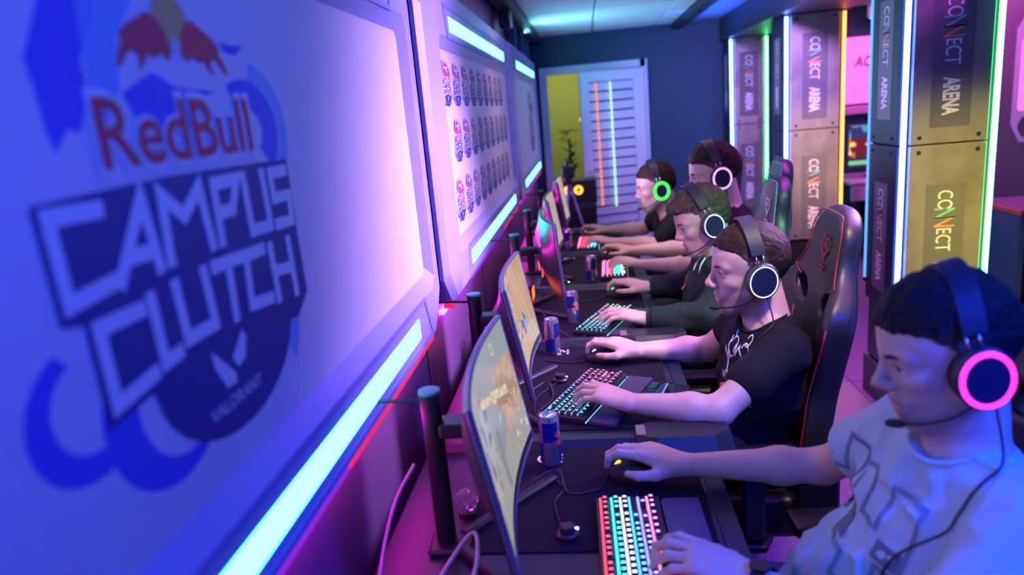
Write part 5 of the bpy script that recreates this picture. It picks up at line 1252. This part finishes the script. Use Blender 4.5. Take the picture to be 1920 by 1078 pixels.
decal(m2, o2, S2, fn2, dv2, wh, 'print_lines')
decal(m2, o2, [([(-0.03, 0.13), (0.02, 0.115), (0.08, 0.085), (0.15, 0.06)], 0.018), ([(0.0, 0.05), (0.06, 0.04), (0.10, 0.03)], 0.010)], fn2, dv2, pk, 'print_band')

# --- hooded player
t3, H3, o3, m3 = person(dict(label='young man with a fringe in a dark hooded sweatshirt, third player', head=(0.442, 2.920, 1.128), yaw=0.14, pitch=0.34, roll=0.03, sc=1.06, h=0.0042, hs=1.06, hc=0.0065,
    neck=(0.520, 2.925, 0.975), pelvis=(0.50, 2.94, 0.54), sh=((0.525, 2.755, 0.925), (0.505, 3.100, 0.925)), el=((0.425, 2.635, 0.800), (0.445, 3.200, 0.790)),
    wr=((0.180, 2.680, 0.805), (0.232, 3.190, 0.798)), kn=((0.094, 2.705, 0.828), (0.142, 3.225, 0.826)), hk=(typeh, mouseh), kneel=((0.14, 2.82, 0.58), (0.14, 3.06, 0.58)),
    hair=(0.060, 0.045, 0.034), hairname='fair', hair_t=0.020, hair_noise=0.0045, fade=0.45, stubble=0.05, skin=(0.60, 0.42, 0.34), nose=1.0, trousers=M_green_lit,
    tuft=[((0.070, 0.0, 0.085), (0.036, 0.052, 0.022)), ((0.088, 0.005, 0.070), (0.020, 0.040, 0.018))],
    top=dict(name='hoodie', mat=M_hood, sleeve='long', loose=0.018, hood=True, wrinkle=0.008)))
for wv, ev in ((Vector((0.180, 2.680, 0.805)), Vector((0.425, 2.635, 0.800))), (Vector((0.232, 3.190, 0.798)), Vector((0.445, 3.200, 0.790)))):
    dd = (ev - wv).normalized(); mk('cuff', MB().tube([wv + dd*0.010, wv + dd*0.016, wv + dd*0.060, wv + dd*0.066], [0.034, 0.037, 0.042, 0.040], 20), mat('cuff_knit', (0.010, 0.018, 0.018), 0.85), t3, world=True, smooth='auto')
M_cord = mat('drawstring', (0.75, 0.78, 0.76), 0.7)
for dy, pts in ((0, [(0.445, 2.87, 0.985), (0.425, 2.868, 0.95), (0.418, 2.862, 0.88), (0.424, 2.866, 0.80)]), (1, [(0.445, 2.93, 0.985), (0.410, 2.92, 0.94), (0.404, 2.900, 0.885), (0.41, 2.905, 0.84)])):
    mk('drawstring', MB().tube(smooth_path(pts), 0.0045, 8), M_cord, t3, world=True, smooth=True)
fn3 = lambda a, b_: (0.0, 2.80 + a, 0.75 + b_); og = mat('hoodie_print_orange', (0.70, 0.20, 0.08), 0.7)
decal(m3, o3, [([(0.05 + 0.022*math.cos(a), 0.12 + 0.03*math.sin(a)) for a in np.linspace(0.6, 5.2, 12)], 0.010), ([(0.085, 0.10), (0.11, 0.13), (0.10, 0.16), (0.12, 0.17)], 0.010), ([(0.15 + 0.015*math.cos(a), 0.11 + 0.02*math.sin(a)) for a in np.linspace(0, 6.2, 12)], 0.008)], fn3, (0.95, 0.3, 0), og, 'orange_print')
headset(H3, 'headset with a thin pale ring on the hooded player', (0.45, 0.62, 1.0), 2.6, 0.0019, [(0.50, 2.79, 0.98), (0.46, 2.80, 0.90), (0.42, 2.86, 0.80), (0.42, 2.88, 0.70)], band=(0.006, 0.150), cloth=m3)

# --- fourth player
t4, H4, o4, m4 = person(dict(label='tall man in a dark lined t-shirt sitting upright, fourth player', head=(0.582, 3.450, 1.256), yaw=0.02, pitch=0.22, roll=0.0, sc=1.10, h=0.005, hc=0.008,
    neck=(0.655, 3.490, 1.085), pelvis=(0.69, 3.60, 0.58), sh=((0.685, 3.340, 1.010), (0.655, 3.690, 1.010)), el=((0.505, 3.440, 0.822), (0.520, 3.900, 0.815)),
    wr=((0.248, 3.610, 0.808), (0.228, 4.035, 0.798)), kn=((0.155, 3.660, 0.832), (0.132, 4.075, 0.828)), hk=(typeh, mouseh), kneel=((0.24, 3.48, 0.60), (0.24, 3.74, 0.60)),
    hair=(0.026, 0.013, 0.010), hairname='brown2', hair_t=0.016, hair_noise=0.003, fade=0.45, stubble=0.10, skin=(0.58, 0.40, 0.32), trousers=M_dark,
    top=dict(name='t_shirt', mat=M_tee4, sleeve=0.45, loose=0.010, wrinkle=0.007)))
fn4 = lambda a, b_: (0.45 + a, 0, 0.70 + b_)
decal(m4, o4, [([(0.02 + 0.035*i, 0.02), (0.05 + 0.035*i, 0.12), (0.10 + 0.030*i, 0.20), (0.17 + 0.025*i, 0.27)], 0.004) for i in range(6)], fn4, (0.0, 1.0, -0.1), mat('tee_print_rust', (0.40, 0.10, 0.10), 0.7), 'print_lines')
headset(H4, 'headset with a pink ring on the fourth player', (1.0, 0.38, 0.85), 1.6, 0.0040, [(0.63, 3.37, 1.12), (0.62, 3.35, 1.03), (0.60, 3.36, 0.9)], mic=True, cloth=m4)

# --- farthest player
t5, H5, o5, m5 = person(dict(label='farthest player, short-haired man in a black t-shirt leaning forward', head=(0.386, 4.250, 1.122), yaw=0.05, pitch=0.20, roll=0.0, sc=1.10, h=0.005, hc=0.008,
    neck=(0.470, 4.270, 0.965), pelvis=(0.59, 4.34, 0.56), sh=((0.500, 4.110, 0.920), (0.455, 4.450, 0.915)), el=((0.385, 4.130, 0.800), (0.335, 4.680, 0.810)),
    wr=((0.125, 4.285, 0.806), (0.108, 4.770, 0.800)), kn=((0.030, 4.350, 0.828), (0.012, 4.815, 0.828)), hk=(typeh, mouseh), kneel=((0.18, 4.22, 0.58), (0.18, 4.46, 0.58)),
    hair=(0.028, 0.014, 0.012), hairname='brown3', hair_t=0.009, hair_noise=0.002, fade=0.55, stubble=0.12, skin=(0.56, 0.37, 0.29), trousers=M_dark,
    top=dict(name='t_shirt', mat=M_tee5, sleeve=0.50, loose=0.010, flare=0.008, wrinkle=0.007)))
headset(H5, 'headset with a thick bright green ring on the farthest player', (0.05, 1.0, 0.08), 1.7, 0.0080, [(0.44, 4.17, 0.99), (0.45, 4.14, 0.90), (0.43, 4.18, 0.8)], cloth=m5)
# ---------------------------------------------------------------- tripod by the door
tp = thing('camera_tripod', 'camera with purple-lit tripod legs standing in front of the doorway', 'tripod', (-0.17, 6.15, 0))
M_tl = mat('tripod_leg', (0.30, 0.26, 0.45), 0.35, 0.6)
mk('head', MB().rbox((-0.03, -0.03, 0.98), (0.03, 0.03, 1.04), 0.006), M_black, tp)
for a in (0.2, 2.3, 4.3): mk('leg', MB().tube([(0, 0, 1.0), (0.26*math.cos(a), 0.26*math.sin(a), 0.0)], 0.011, 8), M_tl, tp, smooth=True)
mk('centre_column', MB().cyl((0, 0, 0.7), (0, 0, 1.0), 0.012), M_black, tp, smooth='auto')
vc = thing('video_camera', 'black video camera mounted on the tripod by the doorway', 'camera', (-0.17, 6.15, 1.04))
mk('body', MB().rbox((-0.05, -0.07, 0), (0.05, 0.07, 0.10), 0.01), M_black, vc); mk('lens', MB().cyl((0, -0.07, 0.05), (0, -0.16, 0.05), 0.036, 0.04, 20), M_black, vc, smooth='auto')
mk('grip', MB().tube([(-0.0, -0.06, 0.10), (-0.0, -0.05, 0.14), (0.0, 0.05, 0.14), (0.0, 0.06, 0.10)], 0.01), M_black, vc, smooth=True); mk('screen_glow', MB().rbox((-0.052, -0.03, 0.02), (-0.05, 0.04, 0.07), 0.0008), glow('camera_screen', (0.0, 0.8, 0.6), 1.5), vc)
# box with glowing orange rings on a low cabinet behind the tripod
cb = thing('low_cabinet', 'low dark cabinet beside the doorway behind the tripod', 'cabinet', (-0.30, 6.95, 0))
mk('carcass', MB().rbox((-0.18, -0.2, 0), (0.36, 0.2, 0.72), 0.008), M_blackm, cb); mk('door', MB().rbox((-0.16, -0.212, 0.04), (0.085, -0.2, 0.69), 0.004), M_black, cb); mk('door', MB().rbox((0.095, -0.212, 0.04), (0.34, -0.2, 0.69), 0.004), M_black, cb)
pc = thing('computer_case', 'black computer case with orange glowing fan rings on the low cabinet', 'computer', (-0.10, 6.92, 0.72))
mk('case', MB().rbox((-0.17, -0.12, 0), (0.17, 0.16, 0.22), 0.008), M_black, pc)
for x in (-0.10, 0.0):
    mk('fan_ring', MB().tube([(x + 0.030*math.cos(2*PI*i/24), -0.124, 0.13 + 0.030*math.sin(2*PI*i/24)) for i in range(24)], 0.012, 8, closed=True), glow('fan_orange', (1.0, 0.22, 0.02), 5), pc, smooth=True)
# ---------------------------------------------------------------- the other half of the room, right of the pillars
M_pinkb = mat('pink_board', (0.85, 0.45, 0.70), 0.5, emit=(1.0, 0.16, 0.55), estr=0.75)
bd = thing('wall_board', 'pink lit board with dark lettering on the far wall between the pillars', 'board', (2.45, 7.46, 1.40))
mk('panel', MB().rbox((0, 0, 0), (1.0, 0.03, 0.62), 0.006), M_pinkb, bd)
mb = MB(); text_fit(mb, 'AOC', lambda a, b_, d: (a, -0.003, b_), 0.14, 0.40, 0.34, 0.44, 0, offset=0.02, shear=0.15); mk('lettering', mb, mat('board_ink', (0.20, 0.03, 0.15), 0.5), bd)
mk('lower_rail', MB().rbox((-0.02, -0.03, -0.10), (1.02, 0.02, -0.02), 0.01), mat('rail_pink', (0.6, 0.3, 0.6), 0.4), bd)
ls_ = thing('ceiling_spot', 'pale blue square ceiling lamp above the pink board', 'lamp', (2.78, 7.2, 2.16))
mk('housing', MB().rbox((-0.16, -0.05, 0), (0.16, 0.05, 0.14), 0.01), M_white, ls_); mk('diffuser', MB().rbox((-0.14, -0.052, -0.006), (0.14, 0.04, 0.05), 0.004), glow('spot_ice', (0.55, 0.85, 1.0), 2.5), ls_)
dk_ = thing('side_desk', 'pink-lit desk against the far wall beyond the pillars', 'desk', (2.35, 6.75, 0))
M_pd = mat('side_desk_top', (0.55, 0.42, 0.55), 0.35)
mk('tabletop', MB().rbox((0, 0, 0.70), (0.82, 0.7, 0.735), 0.006), M_pd, dk_); mk('apron', MB().rbox((0, 0.0, 0.56), (0.82, 0.03, 0.69), 0.005), M_pd, dk_)
for x in (0.05, 0.72): mk('leg', MB().rbox((x, 0.05, 0), (x+0.05, 0.65, 0.70), 0.005), M_blackm, dk_)
md = thing('side_monitor', 'monitor with a red and gold fireworks picture on the pink-lit desk', 'monitor', (2.72, 7.02, 0.735))
me = MB(); n1, n2 = 61, 41; vs = [((i/(n1-1)-0.5)*0.62, 0, 0.10 + j/(n2-1)*0.38) for j in range(n2) for i in range(n1)]
me = me.add(vs, [(j*n1+i, j*n1+i+1, (j+1)*n1+i+1, (j+1)*n1+i) for j in range(n2-1) for i in range(n1-1)]).mesh('screen')
uu = np.array([(v[0]/0.62+0.5, (v[2]-0.10)/0.38) for v in vs]); nn = vnoise(np.stack([uu[:, 0]*14, uu[:, 1]*9, 0*uu[:, 0]], 1).astype(np.float32), 1.0, 41)
cc = np.tile(np.array([0.22, 0.02, 0.05]), (len(vs), 1)); cc[nn > 0.1] = (1.0, 0.25, 0.06); cc[nn > 0.42] = (1.6, 1.1, 0.45); lowm = uu[:, 1] < 0.25; cc[lowm] = (0.02, 0.05, 0.06); cc[lowm & (np.abs(uu[:, 1]-0.12) < 0.05)] = (0.35, 0.9, 0.45)
hi_ = uu[:, 1] > 0.72; cc[hi_] = (0.05, 0.05, 0.25); cc[hi_ & (nn > 0.35)] = (0.12, 0.5, 0.9)
set_attr(me, cc); mk('screen', me, M_screen, md); mk('shell', MB().rbox((-0.32, 0.003, 0.09), (0.32, 0.03, 0.49), 0.006), M_black, md); mk('stand', MB().rbox((-0.03, 0.03, 0.0), (0.03, 0.06, 0.3), 0.004).rbox((-0.14, -0.06, 0), (0.14, 0.1, 0.012), 0.004), M_black, md)
# right wall: panel with a pink screen, desk, chair and an open computer case
rp = thing('pink_wall_panel', 'pink screen in a pale octagonal frame at the right edge of the view', 'panel', (3.2, 4.80, 0))
fnr = lambda a, b_, d: (-d, a, b_)
mk('rim', MB().prism(octa(0.0, 1.02, 1.08, 2.0, 0.12), fnr, 0.0, 0.05), mat('pink_panel_frame', (0.55, 0.40, 0.70), 0.35), rp); mk('screen', MB().prism(octa(0.08, 0.94, 1.30, 1.80, 0.02), fnr, 0.05, 0.055), M_pinkb, rp)
mk('lower_inset', MB().prism(octa(0.10, 0.92, 1.12, 1.26, 0.05), fnr, 0.05, 0.054), mat('inset_dark', (0.06, 0.03, 0.10), 0.4), rp)
d2 = thing('red_edged_desk', 'desk with a red edge to the right of the nearest big pillar', 'desk', (2.40, 4.25, 0))
mk('tabletop', MB().rbox((0, 0, 0.80), (0.78, 0.5, 0.835), 0.006), mat('side_top_dark', (0.08, 0.04, 0.07), 0.5), d2); mk('side_panel', MB().rbox((0, 0.02, 0.0), (0.04, 0.48, 0.80), 0.006), mat('blue_panel', (0.03, 0.07, 0.18), 0.4), d2); mk('red_edge', MB().rbox((-0.012, 0.0, 0.802), (-0.001, 0.5, 0.833), 0.003), mat('red_edge_paint', (0.55, 0.06, 0.05), 0.5), d2); mk('rear_panel', MB().rbox((0.04, 0.44, 0.0), (0.74, 0.48, 0.80), 0.006), M_blackm, d2)
cpc = thing('open_computer_case', 'black open computer case with a fan on top, right of the green light tube', 'computer', (2.42, 4.12, 0.28))
mk('case', MB().rbox((0, -0.36, 0), (0.40, 0.02, 0.36), 0.006), M_black, cpc)
mk('fan_grille', MB().tube([(0.2 + 0.12*math.cos(2*PI*i/24), -0.17 + 0.12*math.sin(2*PI*i/24), 0.362) for i in range(24)], 0.006, 6, closed=True), mat('grille_pink', (0.7, 0.4, 0.7), 0.4), cpc)
for k in range(6):
    a = 2*PI*k/6; mk('fan_blade', MB().add([(0.2+0.02*math.cos(a), -0.17+0.02*math.sin(a), 0.363), (0.2+0.11*math.cos(a), -0.17+0.11*math.sin(a), 0.363), (0.2+0.10*math.cos(a+0.6), -0.17+0.10*math.sin(a+0.6), 0.367)], [(0, 1, 2)]), M_metal, cpc)
mk('front_badge', MB().rbox((0.05, -0.364, 0.10), (0.10, -0.36, 0.14), 0.001), mat('badge', (0.3, 0.7, 0.6), 0.4), cpc)
sst = thing('stool', 'pale round stool carrying the open computer case', 'stool', (2.60, 3.95, 0))
mk('seat', MB().lathe([(0.0, 0.28), (0.24, 0.28), (0.26, 0.26), (0.26, 0.22), (0.24, 0.20), (0, 0.20)], 28), mat('stool_pale', (0.6, 0.45, 0.65), 0.5), sst, smooth='auto'); mk('post', MB().cyl((0, 0, 0.03), (0, 0, 0.2), 0.03), M_metal, sst, smooth='auto'); mk('foot', MB().lathe([(0.2, 0), (0.2, 0.02), (0.03, 0.04)], 24), M_metal, sst, smooth='auto')
chair(2.62, 5.20, PI-0.7, 'pale purple-lit gaming chair at the right edge behind the red-edged desk', mat('piping_lilac', (0.5, 0.3, 0.6), 0.5), M_emg, leather=mat('chair_pale', (0.42, 0.34, 0.50), 0.5), group='chairs in the other half of the room')
